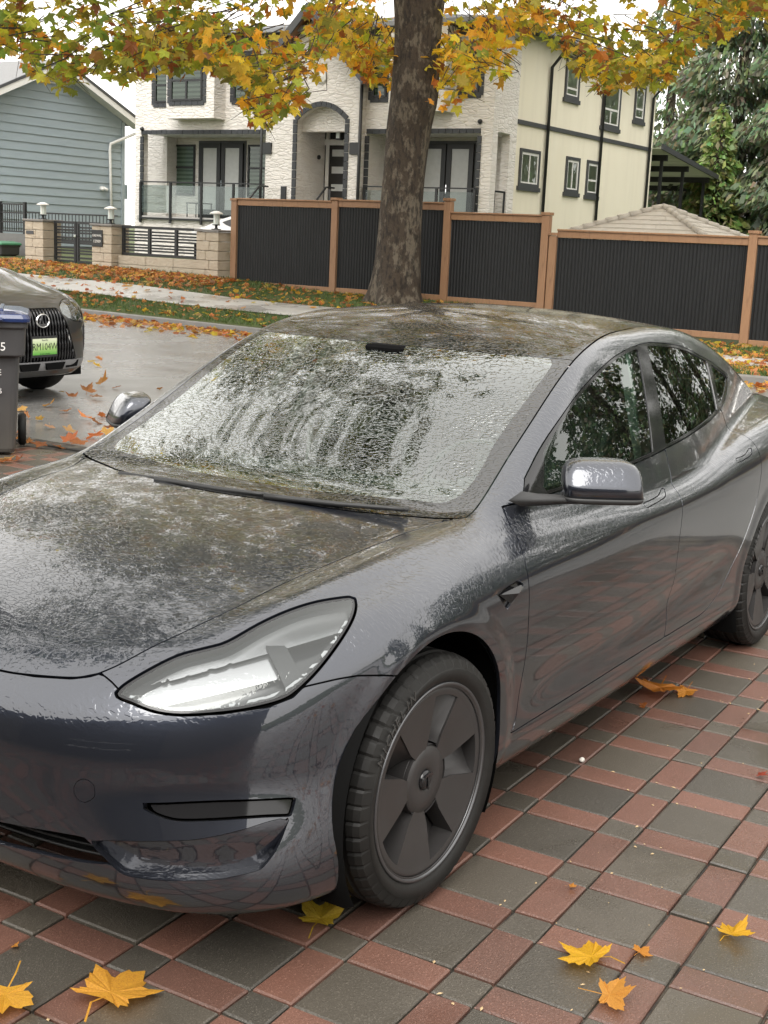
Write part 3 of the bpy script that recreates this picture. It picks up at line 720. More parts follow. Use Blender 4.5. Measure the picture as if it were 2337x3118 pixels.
# ---- door mirrors
def superell(c,ax,hs,p,n=36,zcut=None):
    V=[];F=[]; A=[Vector(a).normalized() for a in ax]
    sp=lambda w,e: math.copysign(abs(w)**e,w)
    e=2/p
    for i in range(n+1):
        th=-math.pi/2+math.pi*i/n
        for j in range(2*n):
            ph=math.pi*j/n
            q=(sp(math.cos(th),e)*sp(math.cos(ph),e)*hs[0],sp(math.cos(th),e)*sp(math.sin(ph),e)*hs[1],sp(math.sin(th),e)*hs[2])
            v=Vector(c)+A[0]*q[0]+A[1]*q[1]+A[2]*q[2]
            if zcut is not None: v.z=max(v.z,zcut)
            V.append(v)
    for i in range(n):
        for j in range(2*n): F.append([i*2*n+j,i*2*n+(j+1)%(2*n),(i+1)*2*n+(j+1)%(2*n),(i+1)*2*n+j])
    return V,F
wax=Vector((-.60,.80,0)).normalized(); dax=Vector((.80,.60,0))
for mi in (0,1):
    rt=bpy.data.objects.new('door_mirror',None); LINK(rt); rt.parent=car
    if mi: rt.scale=(1,-1,1); rt.location=(-.07,.04,0)
    mb=MB(); Vm,Fm=superell((-.748,.985,.985),(wax,dax,(0,0,1)),(.116,.058,.100),4.2,28,.985)
    Vm=[Vector((v.x-.35*(v.z-.985)*(1 if True else 0),v.y-.28*(v.z-.985),v.z)) for v in Vm]
    mb.add(Vm,Fm,0,True); o=mb.build('mirror_shell',PAINT,rt)
    mb=MB(); Vm,Fm=superell((-.748,.985,.9835),(wax,dax,(0,0,1)),(.117,.059,.020),4.2,28); Vm=[Vector((v.x,v.y,min(v.z,.9835))) for v in Vm]
    mb.add(Vm,Fm,0,True)
    mb.build('mirror_base',BLACKPL,rt)
    mb=MB()
    V_=[];Fs=[]
    st=[(-.575,.812,.975,.075,.022),(-.60,.85,.974,.070,.018),(-.66,.90,.973,.060,.014),(-.72,.96,.972,.055,.012)]
    for x,y,z,a,b in st: V_+=[(x+a*.7,y-a*.2,z),(x,y,z+b),(x-a*.7,y+a*.2,z),(x,y,z-b)]
    for k in range(len(st)-1):
        for j in range(4): Fs.append([k*4+j,k*4+(j+1)%4,k*4+4+(j+1)%4,k*4+4+j])
    Fs.append([0,1,2,3]); Fs.append([15,14,13,12]); mb.add(V_,Fs,0,True); mb.build('mirror_stalk',BLACKPL,rt)
    mb=MB(); Vm,Fm=superell(Vector((-.748,.985,1.03))-dax*.050,(wax,dax,(0,0,1)),(.095,.008,.043),4,16); mb.add(Vm,Fm,0,True); mb.build('mirror_glass',CHROME,rt)
# ---- wipers in the cowl trough
def onhood(x,y): 
    return float(min(Htop(np.array([x]),np.array([y]))[0],9))
def gz(x,y): return max(float(Ttop(np.array([x]),np.array([y]))[0]),0)
for pts in ([(-.24,-.42),(-.225,-.18),(-.225,.02),(-.24,.16)],[(-.228,.02),(-.24,.22),(-.275,.40),(-.33,.585)]):
    wp=empty('wiper'); wp.parent=car
    P_=[(x,y,gz(x-.035,y)+.012) for x,y in pts]
    Q=[Vector(p) for p in P_]; path=[Q[0].lerp(Q[1],k/4) for k in range(4)]+[Q[1].lerp(Q[2],k/4) for k in range(4)]+[Q[2].lerp(Q[3],k/4) for k in range(5)]
    mb=MB(); mb.tube(path,[.007]*len(path),6); mb.build('wiper_blade',BLACKPL,wp)
    mb=MB(); mb.tube([p+Vector((.020,.0,.004)) for p in path[3:]],[.010-.0005*k for k in range(len(path)-3)],6); mb.build('wiper_arm',BLACKPL,wp)
cwl=MB(); ys=np.linspace(-.70,.70,41); Vc=[]
cxs=lambda y: float(np.interp(abs(y),[b for a,b in cowl],[a for a,b in cowl]))
for y in ys: Vc+=[(cxs(y)+.03,y,gz(cxs(y)-.03,y)-.045),(cxs(y)-.10,y,gz(cxs(y)-.10,y)-.02)]
cwl.add(Vc,[[2*k,2*k+1,2*k+3,2*k+2] for k in range(40)],0,True); cwl.build('cowl_tray',MATTBLK,car)
# ---- cabin
cab=empty('cabin'); cab.parent=car
mb=MB(); mb.box(-3.0,-.5,-.70,.70,.25,.40); mb.build('cabin_floor',DASHB,cab)
mb=MB(); mb.box(-.95,-.50,-.74,.74,.62,.86,bev=.06); mb.box(-.98,-.88,-.72,.72,.80,.905,bev=.03); mb.build('dashboard',DASHB,cab)
mb=MB(); mb.box(-.98,-.955,-.17,.17,.83,1.03,bev=.008); mb.build('centre_screen',GLOSSB,cab)
mb=MB(); mb.lathe([(.175+.014*math.cos(a),.014*math.sin(a)) for a in np.linspace(0,2*math.pi,9)[:-1]],28,'x',close=True); mb.box(-.01,.01,-.17,.17,-.02,.03); mb.box(-.02,.02,-.05,.05,-.06,.05,bev=.01); o=mb.build('steering_wheel',SEATB,cab,(-1.08,.37,.86)); o.rotation_euler=(0,R(-22),0)
def seat(x,y,mat,w=.25):
    mb=MB(); mb.box(x-.52,x,y-w,y+w,.40,.58,bev=.06)
    q=[(x-.50,z0) for z0 in (0,)]
    V_=[];F_=[]
    prof=[(x-.42,.55),(x-.30+.0,.62),(x-.42,.85),(x-.52,1.06),(x-.62,1.08),(x-.66,1.0),(x-.58,.62)]
    mb.prism([(a,y-w,z) for a,z in prof],(0,2*w,0)); s=mb.build('seat',mat,cab); bevel_mod(s,.05,3)
    mb=MB(); mb.box(x-.66,x-.55,y-.13,y+.13,1.07,1.24,bev=.04); mb.build('head_rest',mat,cab)
seat(-1.12,.37,SEATB); seat(-1.12,-.37,SEATB); seat(-2.02,.36,SEATB,.33); seat(-2.02,-.36,SEATB,.33)
for sy in (1,-1):
    mb=MB(); mb.prism([(-1.60,sy*.775,.95),(-1.69,sy*.775,.95),(-1.82,sy*.625,1.345),(-1.72,sy*.625,1.345)],(0,-sy*.03,0)); mb.build('pillar_trim',PALETRIM,cab)
    mb=MB(); mb.tube([(-1.71,sy*.735,1.08),(-1.66,sy*.70,.85),(-1.58,sy*.66,.62)],.018,4); mb.build('seat_belt',PALETRIM,cab)
    mb=MB(); mb.box(-2.5,-.75,sy*.74-.02,sy*.74+.02,.45,.945); mb.build('door_card',DASHB,cab)
mb=MB(); mb.box(-1.22,-1.17,-.13,.13,1.215,1.275,bev=.012); mb.tube([(-1.19,0,1.27),(-1.14,0,1.318)],.012,6); mb.build('cabin_mirror',GLOSSB,cab)
mb=MB(); mb.box(-1.16,-1.08,-.075,.075,1.275,1.325,bev=.01); mb.build('sensor_housing',MATTBLK,cab)
# ---- wheels
def tyre_mesh(Ro,Ri,w,n=300):
    prof=[(Ri-.004,-w*.42),(Ri+.012,-w*.47),(Ri+.040,-w*.515),(Ro-.035,-w*.50),(Ro-.012,-w*.455),(Ro-.004,-w*.39)]
    gro=[-.27,-.09,.09,.27]
    for gq in gro: prof+=[(Ro,w*(gq-.045)),(Ro-.007,w*(gq-.038)),(Ro-.007,w*(gq+.038)),(Ro,w*(gq+.045))]
    prof+=[(Ro-.004,w*.39),(Ro-.012,w*.455),(Ro-.035,w*.50),(Ri+.040,w*.515),(Ri+.012,w*.47),(Ri-.004,w*.42)]
    V=[];F=[]; m_=len(prof)
    for k in range(n):
        a=2*math.pi*k/n; notch=(k%6==0)
        for i,(r,h) in enumerate(prof):
            rr=r
            if notch and (i in (4,5,6,m_-5,m_-6,m_-7)): rr-=.0045
            V.append((rr*math.cos(a),h,rr*math.sin(a)))
    for k in range(n):
        for i in range(m_-1):
            j=(k+1)%n; F.append([k*m_+i,k*m_+i+1,j*m_+i+1,j*m_+i])
    me=mesh_np(V,F,True)
    fl=[not (3<=(f%(m_-1))<m_-4) for f in range(len(F))]; me.polygons.foreach_set('use_smooth',fl)
    return me
RIM=.250; RO=.3325
def arcpts(r,a0,a1,n): return [(r*math.cos(a0+(a1-a0)*k/n),r*math.sin(a0+(a1-a0)*k/n)) for k in range(n+1)]
def make_wheel():
    w=empty('wheel'); w.parent=car
    mb=MB(); mb.lathe([(.0,-.02),(.12,-.02),(.20,-.05),(.225,-.09),(.243,-.10),(.243,.085),(.2585,.098),(.2605,.104),(.2595,.1085),(.2525,.1075),(.2485,.1005),(.2465,.09)],72,'y'); mb.build('rim',ALLOY,w)
    obj('tyre',tyre_mesh(RO,RIM+.006,.232),TYRE,w)
    # cover: five wide blades, with sunk wedge pockets between
    cv=MB(); 
    def yd(r): return .1005-.010*(r/.245)**2*0-.026*(1-(r/.245))**1.0+.010*math.exp(-(r/.05)**2)
    def sheet_(fa,fb,rs,n=10,dy=0,mi=0,smooth=True,yf=None,dark=None):
        V=[];F=[]
        for r in rs:
            a,b=fa(r),fb(r)
            for k in range(n+1):
                an=a+(b-a)*k/n; V.append((r*math.cos(an),(yf(r,k/n) if yf else yd(r))+dy,r*math.sin(an)))
        for i in range(len(rs)-1):
            for k in range(n): q=i*(n+1)+k; F.append([q,q+n+1,q+n+2,q+1])
        if dark is None: cv.add(V,F,mi,smooth)
        else:
            bb=len(cv.v); cv.add(V,F,mi,smooth)
            for j in range(len(F)):
                i_,k_=divmod(j,n)
                if dark(rs[i_],(k_+.5)/n): cv.m[len(cv.m)-len(F)+j]=1
    st=2*math.pi/5
    rs=np.linspace(.085,.2265,12)
    for k in range(5):
        c0=R(70)-k*st
        half=lambda r: R(21.5)+R(-5)*max(0,(.12-r)/.04)
        fa=lambda r: c0-half(r); fb=lambda r: c0+half(r)
        sheet_(fa,fb,rs)
        # pocket between this blade and the next (clockwise)
        ga=lambda r: c0-half(r); gb=lambda r: c0-st+half(r)
        def yf(r,t): return yd(r)-.006-.060*min(1,max(0,t))**.7
        sheet_(ga,gb,rs[1:],8,0,0,True,yf,lambda r,t:(t>.62 and .105<r<.205))  # pocket floor painted black in place of dark see-through holes
        V=[];F=[]
        for i,r in enumerate(rs):
            an=gb(r); V+=[(r*math.cos(an),yd(r),r*math.sin(an)),(r*math.cos(an),yd(r)-.058,r*math.sin(an))]
        for i in range(len(rs)-1): F.append([2*i,2*i+1,2*i+3,2*i+2])
        cv.add(V,F); V=[];F=[]
        for i,r in enumerate(rs):
            an=ga(r); V+=[(r*math.cos(an),yd(r),r*math.sin(an)),(r*math.cos(an),yd(r)-.007,r*math.sin(an))]
        for i in range(len(rs)-1): F.append([2*i,2*i+2,2*i+3,2*i+1])
        cv.add(V,F)
        for rr,sg in ((rs[0]+.008,1),(rs[-1],-1)):
            V=[];F=[]
            for j in range(9):
                an=ga(rr)+(gb(rr)-ga(rr))*j/8; V+=[(rr*math.cos(an),yd(rr),rr*math.sin(an)),(rr*math.cos(an),yd(rr)-.062,rr*math.sin(an))]
            cv.add(V,[[2*j,2*j+1,2*j+3,2*j+2] for j in range(8)])
    V=[]; 
    cv.lathe([(.0265,yd(.03)-.004),(.034,yd(.034)+.001),(.06,yd(.06)),(.0855,yd(.0855)),(.0935,yd(.0935)-.012)],60,'y')
    cv.lathe([(.226,yd(.226)),(.238,yd(.238)+.001),(.2455,yd(.2455)),(.2475,yd(.2475)-.004),(.247,.085)],72,'y')
    cv.lathe([(.252,.1),(.2495,.1045),(.2465,.102)],72,'y')
    cvo=cv.build('wheel_cover',[COVER,MATTBLK],w)
    hc=MB(); y0=yd(.03)+.002
    hc.lathe([(0,y0+.006),(.018,y0+.005),(.0255,y0+.001),(.0265,y0-.006)],32,'y',mi=0)
    # chrome letterform: crossbar and tapered stem
    def plate(poly,h): hc.prism([(a*1.25,y0+.0064,b*1.25) for a,b in poly],(0,h*1.6,0),1)
    plate([(-.017,.011),(-.012,.0155),(0,.0172),(.012,.0155),(.017,.011),(.011,.0095),(0,.0115),(-.011,.0095)],.0018)
    plate([(-.0045,.0095),(.0045,.0095),(.0018,-.016),(0,-.019),(-.0018,-.016)],.0018)
    hc.build('hub_cap',[GLOSSB,simple('satin_silver',(.72,.72,.72),.45,.2)],w)
    # raised sidewall lettering
    lt=MB(); r0=.2945
    txt='MICHELIN'
    for i,chh in enumerate(txt):
        cu_=bpy.data.curves.new('t','FONT'); cu_.body=chh; cu_.size=.036; cu_.align_x='CENTER'; cu_.extrude=.0012; cu_.shear=.25; cu_.resolution_u=2
        to=bpy.data.objects.new('t',cu_); me=bpy.data.meshes.new_from_object(to); 
        a=R(28)+i*R(4.9)
        V=[]
        for v in me.vertices:
            x,yv=v.co.x,v.co.y-.010
            rr=r0+yv; an=a+x/r0
            V.append((rr*math.cos(an),.1195+v.co.z,rr*math.sin(an)))
        lt.add(V,[list(p.vertices)[::-1] for p in me.polygons]); bpy.data.objects.remove(to); bpy.data.meshes.remove(me); bpy.data.curves.remove(cu_)
    lt.build('sidewall_lettering',RUBTXT,w)
    dk=MB(); dk.lathe([(0,-.03),(.165,-.03),(.165,-.01),(0,-.01)],36,'y'); dk.build('brake_disc',ALLOY,w)
    return w
w0=make_wheel(); st_=-.034
def place(w,x,y,rot,flip=False,spin=0):
    w.location=(x,y,.3325); w.rotation_euler=(0,0,rot+(math.pi if flip else 0)); 
    return w
place(w0,0,.79,st_)
for x,y,ro,fl in ((0,-.79,st_,True),(-2.875,.79,0,False),(-2.875,-.79,0,True)):
    c=clone(w0,car); place(c,x,y,ro,fl)
    for ch in c.children: ch.rotation_euler=(0,R(13) if x<-1 else R(40),0)
# ---------------------------------------------------------------- materials for buildings and fences
m=NT('cedar'); p=m.pos((6,6,1.2)); f=m.noise(p,3,6,.6); q=m.pos(); g=m.noise(q,1.7,4); oi=m.n('ObjectInfo')
c=m.mix(f,(.25,.125,.058),(.40,.215,.105)); c=m.mix(m.math('MULTIPLY',g,.5),c,(.30,.19,.12)); sz=m.n('SeparateXYZ'); m.l(q,sz.inputs[0]); k_=m.ramp(m.noise(m.pos((5,5,.8)),3,5,.7),[(.52,0),(.72,1)]); c=m.mix(m.math('MULTIPLY',oi.outputs['Random'],.6),c,(.30,.17,.10)); c=m.mix(m.math('MULTIPLY',k_,.55),c,(.11,.055,.03)); m.set(Base_Color=c,Roughness=.6); m.bump(f,.3,.006); CEDAR=m.m
m=NT('black_corrugated'); p=m.pos((1,2.2,.5)); f=m.noise(p,2.6,6,.65); m.set(Base_Color=m.mix(f,(.007,.008,.009),(.024,.025,.026)),Roughness=m.ramp(f,[(.35,.4),(.7,.62)]),Specular_IOR_Level=.3); CORR=m.m
m=NT('ledger_stone'); tc=m.n('TexCoord'); sx=m.n('SeparateXYZ'); m.l(tc.outputs['Object'],sx.inputs[0])
cx=m.n('CombineXYZ'); m.l(m.math('ADD',sx.outputs[0],sx.outputs[1]),cx.inputs[0]); m.l(sx.outputs[2],cx.inputs[1])
wn=m.n('TexNoise'); wn.inputs['Scale'].default_value=1.6; wn.inputs['Detail'].default_value=3; m.l(cx.outputs[0],wn.inputs['Vector'])
vm=m.n('VectorMath',operation='MULTIPLY_ADD'); m.l(wn.outputs['Color'],vm.inputs[0]); vm.inputs[1].default_value=(.10,.10,0); m.l(cx.outputs[0],vm.inputs[2])
mpp=m.n('Mapping'); mpp.inputs['Scale'].default_value=(3.6,12.5,1); m.l(vm.outputs[0],mpp.inputs[0]); vd,vc=m.vor(mpp.outputs[0],1.0,'F1'); bwn=m.n('RGBToBW'); m.l(vc,bwn.inputs[0]); ed,_=m.vor(mpp.outputs[0],1.0,'DISTANCE_TO_EDGE')
n1=m.noise(cx.outputs[0],9,5,.65); n2=m.noise(cx.outputs[0],.7,4)
hgt=m.math('MULTIPLY_ADD',m.ramp(ed,[(0,0),(.12,1)]),.5,m.math('MULTIPLY',bwn.outputs[0],.8))
c=m.mix(n2,(.74,.70,.655),(.84,.81,.77)); c=m.mix(m.math('MULTIPLY',bwn.outputs[0],.35),c,(.62,.565,.51)); m.set(Base_Color=c,Roughness=.85)
m.bump(m.math('MULTIPLY_ADD',n1,.6,hgt),.8,.035); LEDGER=m.m
m=NT('cream_stucco'); p=m.pos(); f=m.noise(m.pos((1,1,.25)),1.6,5,.6); g=m.noise(p,60,3); st=m.ramp(m.noise(m.pos((2.5,2.5,.18)),1.4,4),[(.5,0),(.8,1)])
c=m.mix(f,(.76,.70,.55),(.84,.79,.65)); c=m.mix(m.math('MULTIPLY',st,.25),c,(.56,.50,.40)); m.set(Base_Color=c,Roughness=.85); m.bump(g,.4,.01); STUCCO=m.m
m=NT('blue_grey_siding'); p=m.pos((.7,.7,3)); f=m.noise(p,2.5,5,.6); oi=m.n('ObjectInfo'); c=m.mix(f,(.27,.325,.36),(.36,.42,.455)); c=m.mix(m.math('MULTIPLY',oi.outputs['Random'],.3),c,(.26,.32,.36)); m.set(Base_Color=c,Roughness=.6); m.bump(m.noise(m.pos((1,1,14)),4,4),.25,.01); SIDING=m.m
WHITEP=simple('white_trim',(.74,.73,.70),.5,var=.06); BLACKM=simple('black_metal',(.016,.017,.018),.45,bump=.1,bs=30); DGREY=simple('dark_grey_trim',(.06,.062,.066),.5); GUTTER=simple('grey_gutter',(.26,.27,.29),.45); SHINGLE=simple('dark_shingle',(.045,.045,.048),.8,bump=.8,bs=18,bd=.02); PALESH=simple('grey_shingle',(.20,.20,.20),.8,bump=.8,bs=14,bd=.02)
BLKBRICK=simple('black_brick',(.035,.038,.042),.6,var=.35,vs=14,bump=.5,bs=40)
HGLASS=glass('house_glass',(.55,.62,.58),1.3,base=None); DARKGL=glass('dark_pane',(.3,.3,.3),1.3,base=(.02,.025,.025)); FROST=simple('frosted_pane',(.52,.53,.52),.25); BLINDL=simple('blind_fabric',(.48,.55,.45),.8); BLINDD=simple('blind_sheer',(.20,.26,.20),.8); GREENGL=simple('green_blind',(.42,.58,.47),.6); CLEARP=glass('balustrade_glass',(.80,.84,.83),.45)
DOORB=simple('black_door',(.02,.019,.018),.35); WOODSOF=simple('timber_soffit',(.22,.11,.06),.6); LANT=simple('lantern_glass',(.66,.72,.68),.3)
m=NT('split_block'); p=m.pos(); f=m.noise(p,7,6,.65); oi=m.n('ObjectInfo'); c=m.mix(f,(.46,.385,.29),(.62,.54,.43)); c=m.mix(m.math('MULTIPLY',oi.outputs['Random'],.35),c,(.50,.44,.35)); m.set(Base_Color=c,Roughness=.85); m.bump(m.noise(p,14,6,.7),1.0,.05); BLOCK=m.m
CAPST=simple('stone_cap',(.20,.19,.18),.7,bump=.4,bs=30); RETAIN=simple('retaining_wall',(.16,.155,.15),.9,bump=.6,bs=12,bd=.02)
m=NT('concrete_tile'); p=m.pos(); f=m.noise(p,6,5); oi=m.n('ObjectInfo'); c=m.mix(f,(.40,.37,.32),(.52,.48,.42)); c=m.mix(m.math('MULTIPLY',oi.outputs['Random'],.5),c,(.36,.32,.27)); m.set(Base_Color=c,Roughness=.7); TILE=m.m

# ---------------------------------------------------------------- cedar and corrugated fence
FX=-20.3
fence=empty('cedar_fence',(0,0,0),label='stepped fence of black corrugated panels framed in reddish cedar posts and rails',cat='fence')
def bxo(name,x0,x1,y0,y1,z0,z1,mat,par,bev=.006,**k):
    mb=MB(); mb.box(-(x1-x0)/2,(x1-x0)/2,-(y1-y0)/2,(y1-y0)/2,0,z1-z0,bev=bev); return mb.build(name,mat,par,((x0+x1)/2,(y0+y1)/2,z0),**k)
posts=[(-16.08,.40,2.36),(-13.43,.45,2.43),(-10.75,.42,2.48),(-8.615,.40,2.27),(-8.44,.12,1.90),(-4.65,-.02,2.07),(-.9,-.02,2.02),(2.9,-.02,2.0),(6.7,-.02,2.0),(10.5,-.02,2.0),(14.3,-.02,2.0),(18.1,-.02,2.0)]
for y,z0,z1 in posts:
    bxo('fence_post',FX-.07,FX+.075,y-.075,y+.075,z0-.2,z1-.06,CEDAR,fence); bxo('post_cap',FX-.09,FX+.095,y-.095,y+.095,z1-.055,z1,CEDAR,fence)
bays=[(-16.0,-13.51,2.335,.60),(-13.35,-10.83,2.365,.60),(-10.67,-8.69,2.19,.58),(-8.36,-4.73,1.935,.29),(-4.57,-.98,1.95,.20),(-.82,2.8,1.93,.18),(2.98,6.6,1.93,.18),(6.78,10.4,1.93,.18),(10.58,14.2,1.93,.18),(14.38,18.0,1.93,.18)]
for y0,y1,zt,zb in bays:
    bxo('top_rail',FX-.045,FX+.05,y0,y1,zt-.12,zt,CEDAR,fence); bxo('cap_rail',FX-.075,FX+.082,y0+.002,y1-.002,zt+.002,zt+.035,CEDAR,fence)
    bxo('bottom_rail',FX-.045,FX+.05,y0,y1,zb-.11,zb,CEDAR,fence)
    mb=MB(); V=[];F=[]; n=int((y1-y0)/.068)*4; 
    for i in range(n+1):
        y=y0+(y1-y0)*i/n; d=.0 if (i%4 in (1,2)) else .016
        V+=[(FX+d,y,zb+.002),(FX+d,y,zt-.122)]
    mb.add(V,[[2*i,2*i+2,2*i+3,2*i+1] for i in range(n)]); mb.build('corrugated_panel',CORR,fence)
bx=bxo('kick_board',FX-.02,FX+.055,-16.0,-13.51,.36,.485,CEDAR,fence)

# ---------------------------------------------------------------- block pillars, gate and wall panel
def lathe_lamp(y,z,lab):
    L=empty('pillar_lamp',(FX,y,z),label=lab,cat='lamp',group='lamps on the block pillars')
    mb=MB(); mb.box(-.075,.075,-.075,.075,0,.02); mb.lathe([(.045,.02),(.03,.05),(.03,.09),(.09,.095),(.09,.115)],20); mb.build('lamp_base',BLACKM,L)
    mb=MB(); mb.lathe([(.062,.115),(.062,.33)],20); mb.build('lamp_glass',LANT,L)
    mb=MB(); [mb.box(.066*math.cos(a)-.008,.066*math.cos(a)+.008,.066*math.sin(a)-.008,.066*math.sin(a)+.008,.115,.33) for a in (R(20),R(140),R(260))]; mb.build('lamp_bars',WHITEP,L)
    mb=MB(); mb.lathe([(.066,.33),(.15,.335),(.14,.36),(.05,.40),(0,.405)],24); mb.build('lamp_cap',WHITEP,L)
pil=[(-22.0,.66,1.70,'white capped lantern on the pillar with the letter slot'),(-19.78,.62,1.72,'white capped lantern on the pillar with the house number plaque'),(-16.62,.60,1.74,'white capped lantern on the pillar beside the cedar fence')]
plab=['beige split block pillar with a letter slot at the far end of the gate','beige split block pillar carrying the black house number plaque','beige split block pillar beside the cedar fence end post']
for (y,z0,z1,ll),pb in zip(pil,plab):
    P=empty('block_pillar',(FX,y,z0),label=pb,cat='pillar',group='block pillars along the front wall')
    h=.205; n=5
    for k in range(n):
        zz=k*h
        for side in range(2):
            a=-.30 if (k+side)%2==0 else -.30; 
            sp=.05 if k%2 else -.05
            y0,y1=((-.31,sp-.004) if side==0 else (sp+.004,.31))
            mb=MB(); mb.box(-.30,.30,y0,y1,zz+.004,zz+h-.004,bev=.012); mb.build('block',BLOCK,P)
    mb=MB(); mb.box(-.34,.34,-.35,.35,n*h,n*h+.05,bev=.01); mb.build('pillar_cap',CAPST,P)
    if 'slot' in pb: mb=MB(); mb.box(.302,.315,-.25,.0,.72,.80); mb.build('letter_slot',DGREY,P)
    lathe_lamp(y,z0+n*h+.05,ll)
PL=empty('number_plaque',(FX+.305,-19.90,1.36),label='black house number plaque with pale lettering on the middle block pillar',cat='plaque')
mb=MB(); mb.box(0,.02,-.17,.17,-.19,.19,bev=.004); mb.build('plaque_board',BLACKM,PL)
def text(s,size,mat,parent,loc,rot,name='lettering',ext=.002,align='CENTER',sx=1):
    cu_=bpy.data.curves.new('t','FONT'); cu_.body=s; cu_.size=size; cu_.align_x=align; cu_.align_y='CENTER'; cu_.extrude=ext; cu_.resolution_u=2
    to=bpy.data.objects.new('t',cu_); me=bpy.data.meshes.new_from_object(to); bpy.data.objects.remove(to)
    o=obj(name,me,mat,parent,loc); o.rotation_euler=rot; o.scale=(sx,1,1); return o
text('GREWAL',.075,WHITEP,PL,(.022,0,.06),(R(90),0,R(90))); text('12909',.095,WHITEP,PL,(.022,0,-.07),(R(90),0,R(90)))
G=empty('entrance_gate',(FX,-20.87,.75),label='black metal double gate of horizontal slats between two block pillars',cat='gate')
for s in (-1,1):
    y0,y1=(-.74,-.015) if s<0 else (.015,.74)
    for a,b in ((y0,y0+.06),(y1-.06,y1)): mb=MB(); mb.box(-.025,.025,a,b,0,.97); mb.build('gate_stile',BLACKM,G)
    for a,b in ((.0,.06),(.91,.97)): mb=MB(); mb.box(-.0245,.0245,y0+.06,y1-.06,a,b); mb.build('gate_rail',BLACKM,G)
    for z in (.10,.20,.265,.33,.44,.505,.57,.68,.745,.81): mb=MB(); mb.box(-.012,.012,y0+.06,y1-.06,z,z+.042); mb.build('slat',BLACKM,G)
mb=MB(); mb.box(.025,.06,-.05,.02,.60,.66,bev=.006); mb.build('gate_latch',CHROME,G)
WP=empty('front_wall',(FX,-18.2,.6),label='low beige block wall topped by a black slatted metal panel',cat='wall')
for i,(a,b) in enumerate(((-1.25,-.40),(-.392,.42),(.428,1.25))):
    for k in range(2): mb=MB(); mb.box(-.1,.1,a,b,k*.2,k*.2+.195,bev=.01); mb.build('block',BLOCK,WP)
for a,b in ((-1.2,-1.13),(-.40,-.33),(.40,.47),(1.10,1.17)): mb=MB(); mb.box(-.03,.03,a,b,.43,1.08); mb.build('panel_post',BLACKM,WP)
for z0,z1 in ((.41,.47),(1.02,1.08)): mb=MB(); mb.box(-.028,.034,-1.2,1.17,z0,z1); mb.build('panel_rail',BLACKM,WP)
for z in (.51,.575,.64,.735,.80,.865,.935): mb=MB(); mb.box(-.01,.014,-1.13,1.10,z,z+.04); mb.build('slat',BLACKM,WP)
rail=empty('iron_railing',(-22,0,0),label='black iron railing with a tall end panel in front of the blue sided house',cat='railing')
mb=MB(); mb.box(-.15,.15,-30,-24.3,.3,1.34); mb.build('retaining_wall',RETAIN,rail)
for y in (-25.4,-24.47): mb=MB(); mb.box(-.04,.04,y-.04,y+.04,1.3,2.16); mb.build('railing_post',BLACKM,rail)
for z in (1.38,1.62,1.86,2.08): mb=MB(); mb.box(-.015,.015,-25.36,-24.51,z,z+.035); mb.build('railing_bar',BLACKM,rail)
for y in np.arange(-25.3,-24.5,.085): mb=MB(); mb.box(-.009,.009,y-.009,y+.009,1.40,2.09); mb.build('baluster',BLACKM,rail)
for y0,y1 in ((-30,-25.5),(-24.43,-21.2)):
    for z in (1.20,1.88): mb=MB(); mb.box(-.015,.015,y0,y1,z,z+.035); mb.build('railing_bar',BLACKM,rail)
    for y in np.arange(y0,y1,.12):
        mb=MB(); mb.box(-.008,.008,y-.008,y+.008,1.22,1.89); mb.build('baluster',BLACKM,rail)

# ---------------------------------------------------------------- white stone house
HX=-30.0
H=empty('white_house',(0,0,0),label='two storey white stone house with arched entry, black trim and cream side wall',cat='house')
def hb(name,x0,x1,y0,y1,z0,z1,mat,bev=0):
    mb=MB(); mb.box(x0,x1,y0,y1,z0,z1,bev=bev); return mb.build(name,mat,H)
EZ=7.42
SY=-15.05
# shell: upper floor front, lower piers, porch floors and back walls
hb('front_wall',HX-.3,HX,-28.05,SY,4.62,EZ,LEDGER)
for y0,y1 in ((-28.05,-27.78),(-22.55,-22.28),(-19.40,-19.14),(-15.42,SY)): hb('pier',HX-.3,HX+.001,y0,y1,.5,4.62,LEDGER)
hb('porch_base',HX-2.0,HX-.002,-27.78,-22.55,.5,1.90,LEDGER); hb('porch_slab',HX-2.0,HX+.06,-27.9,-22.4,1.905,2.02,CONC)
hb('porch_base',HX-2.0,HX-.002,-19.14,-15.42,.5,1.90,LEDGER); hb('porch_slab',HX-2.0,HX+.06,-19.3,-15.1,1.905,2.02,CONC)
BX=-31.8
hb('porch_back_wall',BX-.2,BX,-29.3,-22.3,2.02,4.7,LEDGER); hb('porch_back_wall',BX-.2,BX,-19.4,SY-.1,2.02,4.7,LEDGER)
hb('porch_ceiling',BX,HX-.3,-28,-22.3,4.60,4.66,WHITEP); hb('porch_ceiling',BX,HX-.3,-19.4,-15.1,4.60,4.66,WHITEP)
hb('porch_side_wall',BX,HX-1.3,-28.05,-27.85,1.9,4.6,LEDGER); hb('porch_side_wall',BX,HX-.3,-22.5,-22.3,1.9,4.6,LEDGER); hb('porch_side_wall',BX,HX-.3,-19.4,-19.2,1.9,4.6,LEDGER)
